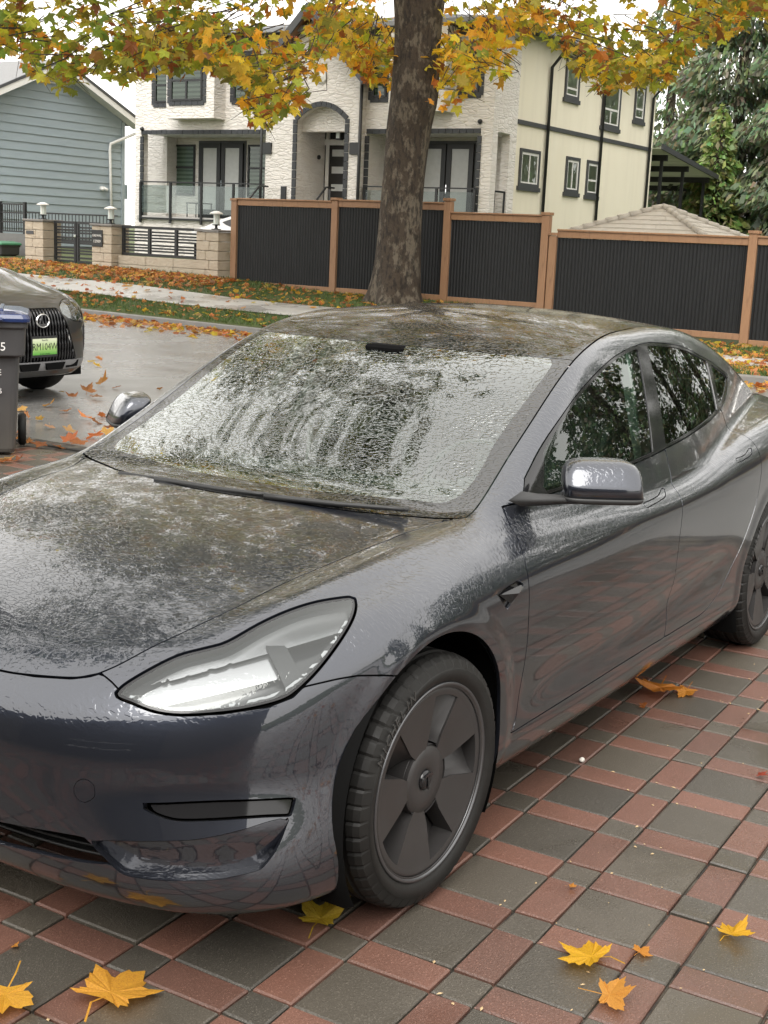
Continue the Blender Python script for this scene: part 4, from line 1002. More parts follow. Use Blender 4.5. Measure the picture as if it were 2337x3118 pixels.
# stone return on the side with its porch opening
hb('corner_wall',HX-1.42,HX-.301,SY-.25,SY+.001,4.62,EZ,LEDGER); hb('corner_wall',HX-1.42,HX-1.02,SY-.25,SY+.001,.5,4.62,LEDGER); hb('corner_wall',HX-1.02,HX-.301,SY-.25,SY,.5,2.02,LEDGER)
RXB=-41.5
hb('side_wall',RXB,HX-1.42,SY-.3,SY-.02,.3,EZ,STUCCO); hb('left_side_wall',RXB,BX-.2,-28.05,-27.8,.3,EZ,STUCCO); hb('rear_wall',RXB-.2,RXB,-28.05,SY-.02,.3,EZ,STUCCO)
hb('belt_course',RXB,HX-1.42,SY-.019,SY+.03,4.94,5.06,DGREY)
# roof: hipped, with gutters and soffit
mb=MB(); o_=.55; x0,x1,y0,y1=RXB-o_,HX+o_,-28.05-o_,SY+o_; rz=8.75
mb.add([(x1,y0,EZ+.06),(x1,y1,EZ+.06),(x0,y1,EZ+.06),(x0,y0,EZ+.06),((x0+x1)/2,y0+5.5,rz),((x0+x1)/2,y1-5.5,rz)],[(0,1,5,4),(1,2,5),(2,3,4,5),(3,0,4),(0,3,2,1)]); mb.build('roof',SHINGLE,H)
hb('soffit',x0+.12,x1-.12,y0+.12,y1-.12,EZ-.02,EZ+.03,DGREY)
for a in ((x1-.12,x1,y0,y1),(x0,x0+.12,y0,y1),(x0+.12,x1-.12,y0,y0+.12),(x0+.12,x1-.12,y1-.12,y1)): hb('gutter',*a,EZ-.06,EZ+.10,GUTTER,.02)
hb('frieze_board',HX+.001,HX+.05,-28.0,SY,EZ-.30,EZ-.02,DGREY)
# black brick surrounds laid brick by brick
def surround(x,segs,w=.13,proud=.03,axis='y',y=0):
    mb=MB()
    for (a0,b0,a1,b1) in segs:
        L=math.hypot(a1-a0,b1-b0); n=max(1,int(L/.21)); da,db=(a1-a0)/n,(b1-b0)/n; l=L/n; ua,ub=(a1-a0)/L,(b1-b0)/L; na,nb=-ub,ua
        for i in range(n):
            ca,cb=a0+da*(i+.5),b0+db*(i+.5); P=[]
            for s,t in ((-1,-1),(1,-1),(1,1),(-1,1)): P.append((ca+ua*s*(l/2-.008)+na*t*w/2,cb+ub*s*(l/2-.008)+nb*t*w/2))
            pr=proud+random.uniform(-.004,.004)
            mb.prism([(x-.01,p,q) for p,q in P],(pr+.01,0,0))
    return mb.build('brick_surround',BLKBRICK,H)
def win(x,y0,y1,z0,z1,split=None,arch=0,mull=None,blind=True,sur=True,name='window'):
    fr=MB(); t=.06
    fr.box(x-.01,x+.05,y0,y0+t,z0,z1); fr.box(x-.01,x+.05,y1-t,y1,z0,z1); fr.box(x-.01,x+.05,y0+t,y1-t,z0,z0+t); 
    if not arch: fr.box(x-.01,x+.05,y0+t,y1-t,z1-t,z1)
    if split: fr.box(x-.008,x+.048,y0+t,y1-t,split-.03,split+.03)
    if mull: fr.box(x-.008,x+.047,mull-.03,mull+.03,z0+t,split-.03)
    n=12
    if arch:
        for i in range(n):
            a,b=[y0+(y1-y0)*(k/n) for k in (i,i+1)]; zz=[z1+arch*(1-((q-(y0+y1)/2)/((y1-y0)/2))**2) for q in (a,b)]
            fr.prism([(x-.01,a,zz[0]-t),(x-.01,b,zz[1]-t),(x-.01,b,zz[1]),(x-.01,a,zz[0])],(.058,0,0))
    w=fr.build(name,BLACKM,H)
    top_=z1+arch
    mb=MB(); P=[(x+.02,y0+t*.5,z0+t*.5),(x+.02,y1-t*.5,z0+t*.5)]+([(x+.02,y1-t*.5,z1),(x+.02,(y0+y1)/2+.3*(y1-y0),z1+arch*.6),(x+.02,(y0+y1)/2,z1+arch*.95),(x+.02,(y0+y1)/2-.3*(y1-y0),z1+arch*.6),(x+.02,y0+t*.5,z1)] if arch else [(x+.02,y1-t*.5,z1-t*.5),(x+.02,y0+t*.5,z1-t*.5)])
    mb.add(P,[list(range(len(P)))]); mb.build('pane',HGLASS,w)
    mb=MB(); mb.add([(a+.004-.02,b,c) for a,b,c in P],[list(range(len(P)))]); mb.build('backing',BLINDL if blind else MATTBLK,w)
    if blind:
        z=z0+.09
        while z<top_-.1:
            hw=.5*(y1-y0)*(1 if z<z1 else math.sqrt(max(.05,1-(z-z1)/max(arch,.01))))-t
            s_=MB(); s_.box(x+.0065,x+.0105,(y0+y1)/2-hw,(y0+y1)/2+hw,z,z+.062); s_.build('blind_slat',BLINDD,w); z+=.135
    if sur:
        e=.075; sg=[(y0-e,z0-e,y1+e,z0-e),(y1+e,z0-e,y1+e,z1),(y0-e,z1,y0-e,z0-e)]
        if arch:
            pr_=[(y0-e+(y1-y0+2*e)*k/8,z1+e*.3+(arch+.05)*(1-(2*k/8-1)**2)) for k in range(9)]
            sg+=[(pr_[k+1][0],pr_[k+1][1],pr_[k][0],pr_[k][1]) for k in range(8)]
        else: sg+=[(y1+e,z1+e,y0-e,z1+e)]
        surround(x,sg)
    return w
win(HX,-27.2,-26.5,5.52,6.82,6.05); win(HX,-24.02,-23.1,5.56,6.82,6.05); win(HX,-18.98,-18.52,5.55,6.7,6.0)
win(HX,-16.1,-15.55,5.62,6.8,6.1)
hb('bay',HX,HX+.55,-26.25,-24.35,4.98,EZ-.1,LEDGER); win(HX+.55,-26.06,-24.80,5.50,6.72,6.10,arch=.40,mull=-25.43)
hb('bay',HX,HX+.55,-18.1,-16.3,5.10,EZ-.1,LEDGER); win(HX+.55,-17.75,-16.75,5.60,6.72,6.15,arch=.36,mull=-17.25)
# porch openings trimmed in black brick
for y0,y1 in ((-27.78,-22.55),(-19.14,-15.42)):
    surround(HX,[(y0,4.62+.0,y1,4.62),(y0+.03,2.0,y0+.03,4.5),(y1-.03,4.5,y1-.03,2.0)])
bk=lambda y,z:(2.43+(y-2.43)*1.055,1.69+(z-1.69)*1.055)
def leaf_door(y0,y1,z0,z1,x=BX):
    d=MB(); t=.15; d.box(x,x+.07,y0,y0+t,z0,z1); d.box(x,x+.07,y1-t,y1,z0,z1); d.box(x,x+.07,y0+t,y1-t,z0,z0+.28); d.box(x,x+.07,y0+t,y1-t,z1-t,z1)
    w=d.build('porch_door',BLACKM,H); mb=MB(); mb.box(x+.02,x+.04,y0+t,y1-t,z0+.28,z1-t); mb.build('pane',FROST,w); return w
def porch_set(ya,yb,yc,yd):
    win(BX,bk(ya,0)[0],bk(yb,0)[0]-.1,2.75,4.38,3.65,sur=False)
    a,b=bk(yb,0)[0]+.12,bk(yc,0)[0]-.05; hb('door_frame',BX+.001,BX+.03,a-.06,b+.06,2.02,4.50,DGREY)
    mid=(a+b)/2; leaf_door(a+.02,mid-.02,2.03,4.42,BX+.031); leaf_door(mid+.02,b-.02,2.03,4.42,BX+.031)
    mb=MB(); mb.box(BX+.10,BX+.13,mid+.04,mid+.07,3.0,3.25); mb.build('door_pull',CHROME,H)
    if yd: win(BX,b+.14,bk(yd,0)[0],2.75,4.38,3.65,sur=False)
porch_set(-26.36,-25.42,-23.5,-22.6); porch_set(-18.6,-17.4,-15.5,None)
# balustrades of dark posts and clear glass
def balustrade(y0,y1,n,x=HX+.10):
    b=empty('balustrade',(0,0,0)); b.parent=H
    for i in range(n+1):
        y=y0+(y1-y0)*i/n; mb=MB(); mb.box(x-.03,x+.03,y-.035,y+.035,1.80,3.06); mb.build('baluster_post',BLACKM,b)
        if i<n: mb=MB(); mb.box(x-.005,x+.005,y+.04,y+(y1-y0)/n-.04,2.12,2.98); mb.build('glass_panel',CLEARP,b)
    mb=MB(); mb.box(x-.025,x+.025,y0,y1,3.062,3.10); mb.build('hand_rail',BLACKM,b); mb=MB(); mb.box(x-.02,x+.02,y0,y1,1.92,1.97); mb.build('bottom_rail',BLACKM,b)
balustrade(-27.72,-22.62,4); balustrade(-19.08,-15.46,3)
mb=MB(); x=HX-.66
for z in (3.02,2.1): mb.box(HX-.98,HX-.34,SY-.06,SY-.02,z,z+.05)
for q in (HX-.98,HX-.38): mb.box(q,q+.05,SY-.06,SY-.02,2.02,3.05)
mb.build('side_rail',BLACKM,H)
# entry block: arched opening, gable, recessed glazed door
EXF=HX+.35
yl,yr=-21.42,-19.58; ym=(yl+yr)/2
mb=MB(); n=16
def ar(y): return 4.92+.42*(1-((y-ym)/((yr-yl)/2))**2)
gl,gr_,ga=-22.5,-19.2,7.75
gz_=lambda y: 6.25+(ga-6.25)*(1-abs(y-(gl+gr_)/2)/((gr_-gl)/2))
ys=np.linspace(yl,yr,n+1)
for a,b in zip(ys[:-1],ys[1:]): mb.prism([(HX,a,ar(a)),(HX,b,ar(b)),(HX,b,gz_(b)),(HX,a,gz_(a))],(EXF-HX,0,0))
mb.prism([(HX,gl,.6),(HX,yl,.6),(HX,yl,gz_(yl)),(HX,gl,gz_(gl))],(EXF-HX,0,0)); mb.prism([(HX,yr,.6),(HX,gr_,.6),(HX,gr_,gz_(gr_)),(HX,yr,gz_(yr))],(EXF-HX,0,0))
mb.build('entry_gable',LEDGER,H)
pts=[(yl,2.0)]+[(yl,z) for z in (3,4,4.8)]+[(float(y),float(ar(y))+.02) for y in np.linspace(yl,yr,11)]+[(yr,z) for z in (4.8,4,3,2.0)]
surround(EXF,[(*a,*b) for a,b in zip(pts[:-1],pts[1:]) if a!=b][::-1],.14)
for s in (-1,1):
    yc=(gl+gr_)/2; ye=gl-.35 if s<0 else gr_+.35; ze=6.25-.35*(ga-6.25)/((gr_-gl)/2)
    mb=MB(); mb.prism([(HX-2.5,ye,ze-.05),(HX-2.5,yc,ga+.12),(HX-2.5,yc,ga+.36),(HX-2.5,ye,ze+.19)],(3.2,0,0)); mb.build('gable_roof',SHINGLE,H)
    mb=MB(); mb.prism([(EXF+.36,ye,ze-.12),(EXF+.36,yc,ga+.05),(EXF+.36,yc,ga+.34),(EXF+.36,ye,ze+.17)],(.06,0,0)); mb.build('barge_board',DGREY,H)
    mb=MB(); mb.prism([(EXF+.002,ye,ze-.09),(EXF+.002,yc,ga+.08),(EXF+.002,yc,ga+.115),(EXF+.002,ye,ze-.055)],(.355,0,0)); mb.build('gable_soffit',WOODSOF,H)
mb=MB(); mb.lathe([(.0,.03),(.11,.03),(.12,.02)],24,'x',(EXF,ym-.03,6.12)); mb.lathe([(.125,.045),(.2,.045),(.21,.0)],24,'x',(EXF,ym-.03,6.12),mi=1); mb.build('gable_roundel',[WHITEP,BLKBRICK],H)
EDX=HX-1.3
hb('entry_back_wall',EDX-.2,EDX,-22.3,-19.4,1.9,6,LEDGER); hb('entry_side_wall',EDX,HX,-21.72,-21.46,1.9,5.6,LEDGER); hb('entry_side_wall',EDX,HX,-19.54,-19.3,1.9,5.6,LEDGER); hb('entry_ceiling',EDX,HX-.001,-21.46,-19.54,5.42,5.48,WOODSOF); hb('entry_floor',EDX,EXF+.05,-21.46,-19.54,1.8,2.05,CONC)
sc=lambda y:2.43+(y-2.43)*(1+1.3/32.76)
E0,E1=-21.42,-19.58
d0=E0-.55; 
df=MB(); 
for y0,y1,z0,z1 in ((E0-.30,E0-.20,2.05,5.30),(E0+.02,E0+.14,2.05,5.30),(E1-.18,E1-.1,2.05,5.30)): df.box(EDX,EDX+.09,y0,y1,z0,z1)
df.box(EDX,EDX+.0895,E0-.2,E1-.1,4.33,4.50); df.box(EDX,EDX+.0892,E0-.2,E1-.1,5.2,5.30)
dfo=df.build('door_frame',WHITEP,H)
mb=MB(); mb.box(EDX+.02,EDX+.05,E0-.20,E0+.02,2.1,5.2); mb.box(EDX+.02,EDX+.05,E0+.14,E1-.18,4.5,5.2); mb.build('pane',DARKGL,dfo)
yd0=E0+.15; mid=(yd0+E1-.19)/2
for y0,y1 in ((yd0,mid-.02),(mid+.02,E1-.19)):
    mb=MB(); mb.box(EDX+.01,EDX+.07,y0,y1,2.06,4.32); d_=mb.build('front_door',DOORB,H)
    for z in (2.45,2.98,3.50,4.0): mb=MB(); mb.box(EDX+.071,EDX+.076,y0+.10,y1-.12,z,z+.20); mb.build('door_light',FROST,d_)
    mb=MB(); yy=y1-.06 if y1<mid else y0+.04; mb.box(EDX+.09,EDX+.12,yy,yy+.035,2.4,3.7); mb.build('pull_handle',CHROME,d_)
lan=empty('entry_lantern',(0,0,0)); lan.parent=H
mb=MB(); mb.box(HX-.6,HX-.42,-20.52,-20.34,4.42,4.80,bev=.01); mb.box(HX-.515,HX-.505,-20.435,-20.425,4.8,5.42); mb.build('lantern_body',BLACKM,lan); mb=MB(); mb.box(HX-.595,HX-.415,-20.49,-20.37,4.47,4.75); mb.build('lantern_pane',LANT,lan)
for y,z in ((-27.72,4.72),(-15.45,4.86)): mb=MB(); mb.lathe([(0,.10),(.05,.09),(.07,.03),(.03,0)],12,'x',(HX,y,z)); mb.build('wall_light',BLACKM,H)
mb=MB(); mb.lathe([(0,.10),(.05,.09),(.07,.03),(.03,0)],12,'x',(EXF-1.3,-21.44,3.95)); mb.build('wall_light',BLACKM,H)
mb=MB(); mb.box(EXF+.002,EXF+.05,-21.86,-21.68,2.55,3.02); mb.build('mail_box',BLACKM,H)
for y in (-22.62,-19.10):
    mb=MB(); mb.tube([(EXF+.05,y,.8),(EXF+.05,y,6.1)],.045,8); mb.build('down_pipe',BLACKM,H)
    mb=MB(); mb.box(EXF+.001,EXF+.06,y-.02 if y<-20 else y-.35,y+.36 if y<-20 else y+.02,3.95,4.28); mb.build('column_band',BLACKM,H)
for y0,y1 in ((-22.3,-21.9),(-19.9,-19.55)):
    mb=MB(); mb.tube([(EXF+1.6,y0,2.1),(EXF+.5,y0,3.0),(EXF+.1,y0,3.0)],.03,6); mb.tube([(EXF+.3,y0,2.0),(EXF+.3,y0,3.0)],.03,6); mb.build('step_rail',BLACKM,H)
st=MB(); [st.box(EXF+.05,EXF+.35+.3*k,-21.9,-19.2,.5,1.95-.17*k) for k in range(7)]; st.build('entry_steps',CONC,H)
# side wall windows and rainwater pipes
sdm=lambda x,z:(2.76+(x-2.76)*1.048,1.69+(z-1.69)*1.048)
def swin(xa,xb,z0,z1,split=None,mull=False):
    (x1,zz0),(x0,zz1)=sdm(xa,z0),sdm(xb,z1); y=SY-.02
    fr=MB(); t=.09
    fr.box(x0-t,x0,y-.02,y+.05,zz0-t,zz1+t); fr.box(x1,x1+t,y-.02,y+.05,zz0-t,zz1+t); fr.box(x0-.16,x1+.16,y-.02,y+.07,zz0-t-.12,zz0-t); fr.box(x0,x1,y-.02,y+.049,zz1,zz1+t); fr.box(x0,x1,y-.02,y+.048,zz0-t,zz0)
    w=fr.build('window',DGREY,H)
    fr=MB(); t=.07; fr.box(x0,x0+t,y-.02,y+.03,zz0,zz1); fr.box(x1-t,x1,y-.02,y+.03,zz0,zz1); fr.box(x0+t,x1-t,y-.02,y+.029,zz1-t,zz1); fr.box(x0+t,x1-t,y-.02,y+.028,zz0,zz0+t*.6); 
    if split: fr.box(x0+t,x1-t,y-.02,y+.027,split-.03,split+.03)
    if mull: fr.box((x0+x1)/2-.03,(x0+x1)/2+.03,y-.02,y+.026,zz0+.04,(split or zz1)-.04)
    fr.build('sash',WHITEP,w)
    mb=MB(); mb.box(x0+.03,x1-.03,y-.01,y+.012,zz0+.03,zz1-.03); mb.build('pane',HGLASS,w); 
    mb=MB(); mb.box(x0+.04,x1-.04,y-.06,y-.015,zz0+.04,zz1-.04); mb.build('backing',BLINDL,w)
    z=zz0+.08
    while z<zz1-.1: s_=MB(); s_.box(x0+.06,x1-.06,y-.013,y-.0105,z,z+.055); s_.build('blind_slat',BLINDD,w); z+=.13
swin(-30.2,-31.25,3.28,4.10,None,True); swin(-33.15,-33.92,3.27,4.10,None,True); swin(-34.62,-35.35,3.25,4.10,3.7)
swin(-32.72,-33.5,5.85,6.80,6.25); swin(-35.4,-36.6,5.32,6.60,5.95,True); swin(-37.9,-38.58,5.72,6.62,6.2)
for xa in (-31.62,-35.33,-39.24):
    x,_=sdm(xa,0); mb=MB(); mb.tube([(x,SY+.55,EZ-.05),(x,SY+.45,EZ-.3),(x,SY+.06,EZ-.75),(x,SY+.06,.8)],.05,8); mb.build('down_pipe',BLACKM,H)
T_=empty('porch_table',(HX-.9,-26.1,2.02),label='small dark side table standing on the left porch',cat='table')
mb=MB(); mb.box(-.25,.25,-.35,.35,.44,.47); mb.build('table_top',BLACKM,T_)
for a in (-.22,.22):
    for b in (-.32,.32): mb=MB(); mb.box(a-.012,a+.012,b-.012,b+.012,0,.44); mb.build('leg',BLACKM,T_)

# ---------------------------------------------------------------- patio cover and tiled gazebo roof
m_=NT('ribbed_roof_sheet'); df_=m_.n('BsdfTranslucent'); df_.inputs['Color'].default_value=(.40,.42,.33,1); mx_=m_.n('MixShader'); mx_.inputs[0].default_value=.45; m_.set(Base_Color=(.5,.53,.4),Roughness=.5); m_.l(m_.b.outputs[0],mx_.inputs[1]); m_.l(df_.outputs[0],mx_.inputs[2]); m_.l(mx_.outputs[0],m_.o.inputs['Surface'])
Pc=empty('patio_cover',(0,0,0),label='dark framed patio cover with ribbed translucent roof behind the white house',cat='patio cover')
PANELG=m_.m
xa,xb=-41.7,-49.5; za,zb=5.05,4.2
for i in range(14):
    x=xa+(xb-xa)*i/13.; 
yA,yB=-24,SY+.3
for i in range(13):
    x0=xa+(xb-xa)*i/13; x1=xa+(xb-xa)*(i+1)/13-.03; f0,f1=i/13,(i+1)/13
    mb=MB(); mb.prism([(x0,yA,za+(zb-za)*f0),(x1,yA,za+(zb-za)*f1),(x1,yA,za+(zb-za)*f1+.03),(x0,yA,za+(zb-za)*f0+.03)],(0,yB-yA,0)); mb.build('roof_panel',PANELG,Pc)
for f in (.12,.4,.7,.97):
    x=xa+(xb-xa)*f; z=za+(zb-za)*f-.24; mb=MB(); mb.box(x-.06,x+.06,yA,yB-.1,z,z+.2); mb.build('beam',BLACKM,Pc)
mb=MB(); mb.prism([(xa,yB,za-.02),(xb,yB,zb-.02),(xb,yB,zb+.16),(xa,yB,za+.16)],(0,.06,0)); mb.build('edge_beam',DGREY,Pc)
for f,y in ((.12,yB-.3),(.4,yB-.3),(.7,yB-.3),(.97,yB-.3)):
    x=xa+(xb-xa)*f; mb=MB(); mb.box(x-.05,x+.05,y-.05,y+.05,1.0,za+(zb-za)*f-.2); mb.build('post',BLACKM,Pc)
mb=MB(); mb.box(xb,xa,yB-3,yB-.2,1.6,1.9); mb.build('deck',CONC,Pc)
for i in range(9):
    x0=xa-.1+(xb-xa)*i/9.; x1=x0+(xb-xa)/9+.08; mb=MB(); mb.box(x1,x0,yB-.22,yB-.19,2.0,2.85); mb.build('deck_panel',FROST if i>4 else DARKGL,Pc)
mb=MB(); mb.box(xb,xa,yB-.24,yB-.17,2.87,2.93); mb.build('deck_rail',BLACKM,Pc)
Gz=empty('garden_pavilion',(-25.6,-8.35,0),label='low pavilion roof of pale concrete tiles showing above the cedar fence',cat='pavilion')
rw=1.68; az=2.575; ez=1.875
for q in range(4):
    a=R(90*q); ca,sa=math.cos(a),math.sin(a)
    rows=7
    for k in range(rows):
        f0,f1=k/rows,(k+1)/rows; w0,w1=rw*(1-f0),rw*(1-f1); z0=ez+(az-ez)*f0; z1=ez+(az-ez)*f1
        nt_=max(1,int(2*w0/.30))
        for j in range(nt_):
            t0,t1=-1+2*j/nt_,-1+2*(j+1)/nt_
            P=[(w0+.02,t0*w0,z0+.03),(w0+.02,t1*w0,z0+.03),(w1,t1*w1,z1+.012),(w1,t0*w1,z1+.012)]
            P=[(x*ca-y*sa,x*sa+y*ca,z) for x,y,z in P]
            g_=.006; cx_=sum(p[0] for p in P)/4; cy_=sum(p[1] for p in P)/4
            P=[(cx_+(x-cx_)*.985,cy_+(y-cy_)*.985,z+random.uniform(-.003,.003)) for x,y,z in P]
            mb=MB(); mb.prism(P,(0,0,-.03)); mb.build('roof_tile',TILE,Gz)
    for k in range(9):
        f=k/9; f2=(k+1.12)/9; 
        p0=Vector((rw*(1-f),rw*(1-f),ez+(az-ez)*f+.045)); p1=Vector((rw*(1-f2),rw*(1-f2),ez+(az-ez)*f2+.03))
        rot=Matrix.Rotation(a,3,'Z'); mb=MB(); mb.tube([rot@p0,rot@p1],[.075,.06],8); mb.build('hip_tile',TILE,Gz)
    mb=MB(); rot=Matrix.Rotation(a,3,'Z'); v=rot@Vector((1.4,1.4,0)); mb.box(v.x-.08,v.x+.08,v.y-.08,v.y+.08,.1,ez+.05); mb.build('post',CEDAR,Gz)

# ---------------------------------------------------------------- blue grey sided house on the left
LH=empty('blue_sided_house',(0,0,0),label='blue grey lap sided house with white gable trim and a grey shingle roof',cat='house')
LY=-31.0; ax_,az_=-29.25,6.72; ex,ez_=-33.05,5.10; sl=(az_-ez_)/(ax_-ex); xl=-25.0
rak=lambda x: az_-sl*abs(x-ax_)
z=.9; k=0
while z<az_-.1:
    z1=min(z+.272,az_-.02)
    x0=max(-32.5,ax_-(az_-z)/sl) ; x1=min(xl,ax_+(az_-z)/sl); x0b=max(-32.5,ax_-(az_-z1)/sl); x1b=min(xl,ax_+(az_-z1)/sl)
    mb=MB(); mb.add([(x0,LY+.030,z),(x1,LY+.030,z),(x1b,LY+.004,z1+.01),(x0b,LY+.004,z1+.01),(x0,LY-.02,z),(x1,LY-.02,z)],[(0,1,2,3),(0,4,5,1)]); mb.build('siding_board',SIDING,LH); z+=.272
mb=MB(); mb.prism([(-32.49,LY-.05,.3),(xl,LY-.05,.3),(xl,LY-.05,rak(xl)-.05),(ax_,LY-.05,az_-.05),(-32.49,LY-.05,rak(-32.49)-.05)],(0,-8,0)); mb.build('house_core',SIDING,LH)
for xe in (ex,2*ax_-ex):
    ze=rak(xe); s=1 if xe<ax_ else -1
    mb=MB(); mb.prism([(xe,LY+.45,ze),(ax_,LY+.45,az_),(ax_,LY+.45,az_+.13),(xe,LY+.45,ze+.13)],(0,-9,0)); mb.build('roof',PALESH,LH)
    mb=MB(); mb.prism([(xe,LY+.452,ze-.15),(ax_,LY+.452,az_-.15),(ax_,LY+.452,az_+.05),(xe,LY+.452,ze+.05)],(0,.05,0)); mb.build('rake_board',WHITEP,LH)
    mb=MB(); mb.prism([(xe,LY+.452,ze+.055),(ax_,LY+.452,az_+.055),(ax_,LY+.452,az_+.15),(xe,LY+.452,ze+.15)],(0,.07,0)); mb.build('roof_edge',DGREY,LH)
    mb=MB(); mb.prism([(xe,LY+.0,ze-.10),(ax_,LY+.0,az_-.10),(ax_,LY+.0,az_-.06),(xe,LY+.0,ze-.06)],(0,.45,0)); mb.build('rake_soffit',WHITEP,LH)
mb=MB(); mb.box(-29.32,-28.95,LY+.02,LY+.07,6.10,6.45); v_=mb.build('gable_vent',WHITEP,LH)
mb=MB(); [mb.box(-29.27,-29.0,LY+.071,LY+.085,6.14+.05*k,6.165+.05*k) for k in range(6)]; mb.build('vent_louvre',GUTTER,v_)
mb=MB(); mb.tube([(-33.0,LY+.40,5.0),(-32.9,LY+.3,4.85),(-31.85,LY+.08,4.40),(-31.82,LY+.08,4.2),(-31.95,LY+.08,.8)],.05,8); mb.build('down_pipe',WHITEP,LH)
mb=MB(); mb.box(-32.6,-32.45,LY-.02,LY+.05,.8,rak(-32.5)-.15); mb.build('corner_board',SIDING,LH)
mb=MB(); mb.box(-31.55,-31.38,LY+.03,LY+.12,2.85,2.95); mb.tube([(-31.5,LY+.08,2.92),(-31.58,LY+.22,2.84)],.05,8); mb.tube([(-31.44,LY+.08,2.92),(-31.34,LY+.22,2.84)],.05,8); mb.build('flood_light',WHITEP,LH)
# small things at the passage between the houses
sg=empty('notice_board',(-33.0,-31.5,0),label='small blue grey board on a thin post between the two houses',cat='board')
mb=MB(); mb.box(-.30,.30,-.03,.03,2.6,3.1,bev=.01); mb.build('board',simple('slate_board',(.28,.36,.42),.5),sg); mb=MB(); mb.box(-.025,.025,-.03,.03,.8,2.6); mb.build('post',BLACKM,sg)
# ---------------------------------------------------------------- garage front of the unseen house behind the camera, widened to darken bumper reflections
GH=empty('garage_house',(0,0,0),label='unseen brown sided house with a wide garage door at the head of the driveway',cat='house')
GX0=6.6; BEIGE=simple('brown_siding',(.12,.11,.10),.7)
mb=MB(); mb.box(GX0,GX0+8,-7,-2.9,-.1,3.2); mb.box(GX0,GX0+8,2.9,13.5,-.1,3.2); mb.box(GX0+.002,GX0+8,-2.9,2.9,2.35,3.2); mb.build('wall',BEIGE,GH)
for k in range(4): mb=MB(); mb.box(GX0+.10,GX0+.15,-2.88,2.88,.01+.585*k,.01+.585*k+.575,bev=.008); mb.build('door_section',simple('garage_door_paint',(.07,.068,.066),.5) if k==0 else bpy.data.materials['garage_door_paint'],GH)
mb=MB(); mb.prism([(GX0-.6,-7.6,3.0),(GX0+4,-7.6,5.0),(GX0+8.6,-7.6,3.0),(GX0+8.6,-7.6,3.2),(GX0+4,-7.6,5.2),(GX0-.6,-7.6,3.2)],(0,21.7,0)); mb.build('roof',SHINGLE,GH)
# ---------------------------------------------------------------- plain saloons further off (same kind of surface, coarser)
CH=build(CARF,(-3.95,-.06,.1),(.95,1.0,1.5),.05,3); CH=clip(CH,CH[0][:,1]+1e-6); CH[0][CH[0][:,1]<2e-5,1]=0
def far_car(label,mat,loc,rot,group=None):
    c=empty('parked_car',loc,rot,label=label,cat='car')
    b=CH
    for cx in (.018,-2.872): V=b[0]; b=clip(b,np.where(V[:,1]>.45,np.hypot(V[:,0]-cx,V[:,2]-.342)-.388,1.0))
    V=b[0]; s=np.where(V[:,1]>.5,sdpoly(XZ(V),dlo),-1); gw=clip(b,s); b=clip(b,-s)
    V=b[0]; s=np.where(V[:,2]>.9,sdpoly(XY(V),roofpoly),-1); gr2=clip(b,s); b=clip(b,-s)
    part('body',both(b),mat,c); part('window',both(gw),GLOSSB,c); part('windscreen',both(gr2),GLOSSB,c)
    mb=MB(); mb.box(-3.70,.60,-.74,.74,.16,.6); mb.build('underbody',MATTBLK,c)
    mb=MB(); pts=[(-3.80+.04*abs(y)**3,y,.47) for y in np.linspace(-.62,.62,15)]; mb.tube(pts,.012,6); mb.build('bumper_strip',CHROME,c)
    for x in (0,-2.875):
        for s in (1,-1):
            mb=MB(); mb.lathe([(.20,-.1),(.325,-.1),(.332,-.06),(.332,.07),(.32,.1),(.235,.108)],40,'y'); w_=mb.build('wheel',TYRE,c,(x,s*.79,.332)); w_.rotation_euler=(0,0,0 if s>0 else math.pi)
            mb=MB(); mb.lathe([(0,.09),(.05,.095),(.235,.10)],40,'y'); mb.build('rim',ALLOY,w_)
    return c
far_car('silver car parked across the road, only its rounded bumper showing at the edge',SILVERP,(-12.7,-.88,-.0),R(-90)+math.pi*0)
WHITEC=simple('white_car_paint',(.72,.72,.72),.25)
far_car('white car standing in the yard behind the slatted front wall',WHITEC,(-24.5,-16.5,.70),R(90))
# ---------------------------------------------------------------- black crossover at the kerb
suv=empty('parked_suv',(-6.08,-7.88,-.012),R(90),label='black crossover with a mesh grille and green number plate parked facing the drive',cat='car')
def SUVF(p):
    x,y,z=p[:,0],p[:,1],p[:,2]; ay=np.abs(y)
    xn=spl(z,[(.22,.80),(.32,.90),(.45,.93),(.7,.925),(.85,.89),(.95,.80),(1.1,.5)])
    Wd=.925+spl(z,[(.2,-.06),(.4,-.015),(.7,0),(.9,-.02),(1.0,-.05),(1.15,-.10)])
    for ax in (0,-2.76): Wd=Wd+.02*(1-sst(.44,.47,np.hypot(x-ax,z-.36)))
    u=np.maximum(x-.0,0)/xn+np.maximum(-3.0-x,0)/.9; n=(u**3.0+(ay/Wd)**3.0+1e-12)**(1/3.0); pl_=(n-1)*.85
    Ht=spl(x,[(.95,.80),(.80,.935),(.5,1.055),(0,1.17),(-.45,1.25),(-1,1.15),(-3.6,1.15)])-.05*(ay/.7)**2.2+.018*np.exp(-((ay-.55-.12*sst(.6,-.4,x))/.06)**2)
    b=smax(smax(pl_,(z-Ht)*.93,.07),.24-z,.03)
    G=.80-.34*(np.maximum(z,1.0)-1.05)-.1*(np.maximum(z,1.0)-1.05)**2; G=G-.10*sst(-2.6,-3.8,x)
    T=spl(x+.2*y*y,[(0,1.0),(-.4,1.18),(-.8,1.33),(-1.2,1.52),(-1.6,1.63),(-2.2,1.665),(-3.0,1.63),(-3.6,1.50),(-4.1,1.2)])-.10*y*y
    g_=smax(smax((ay-G)*.94,(z-T)*.9,.06),.9-z,.01)
    return smin(b,g_,.03)
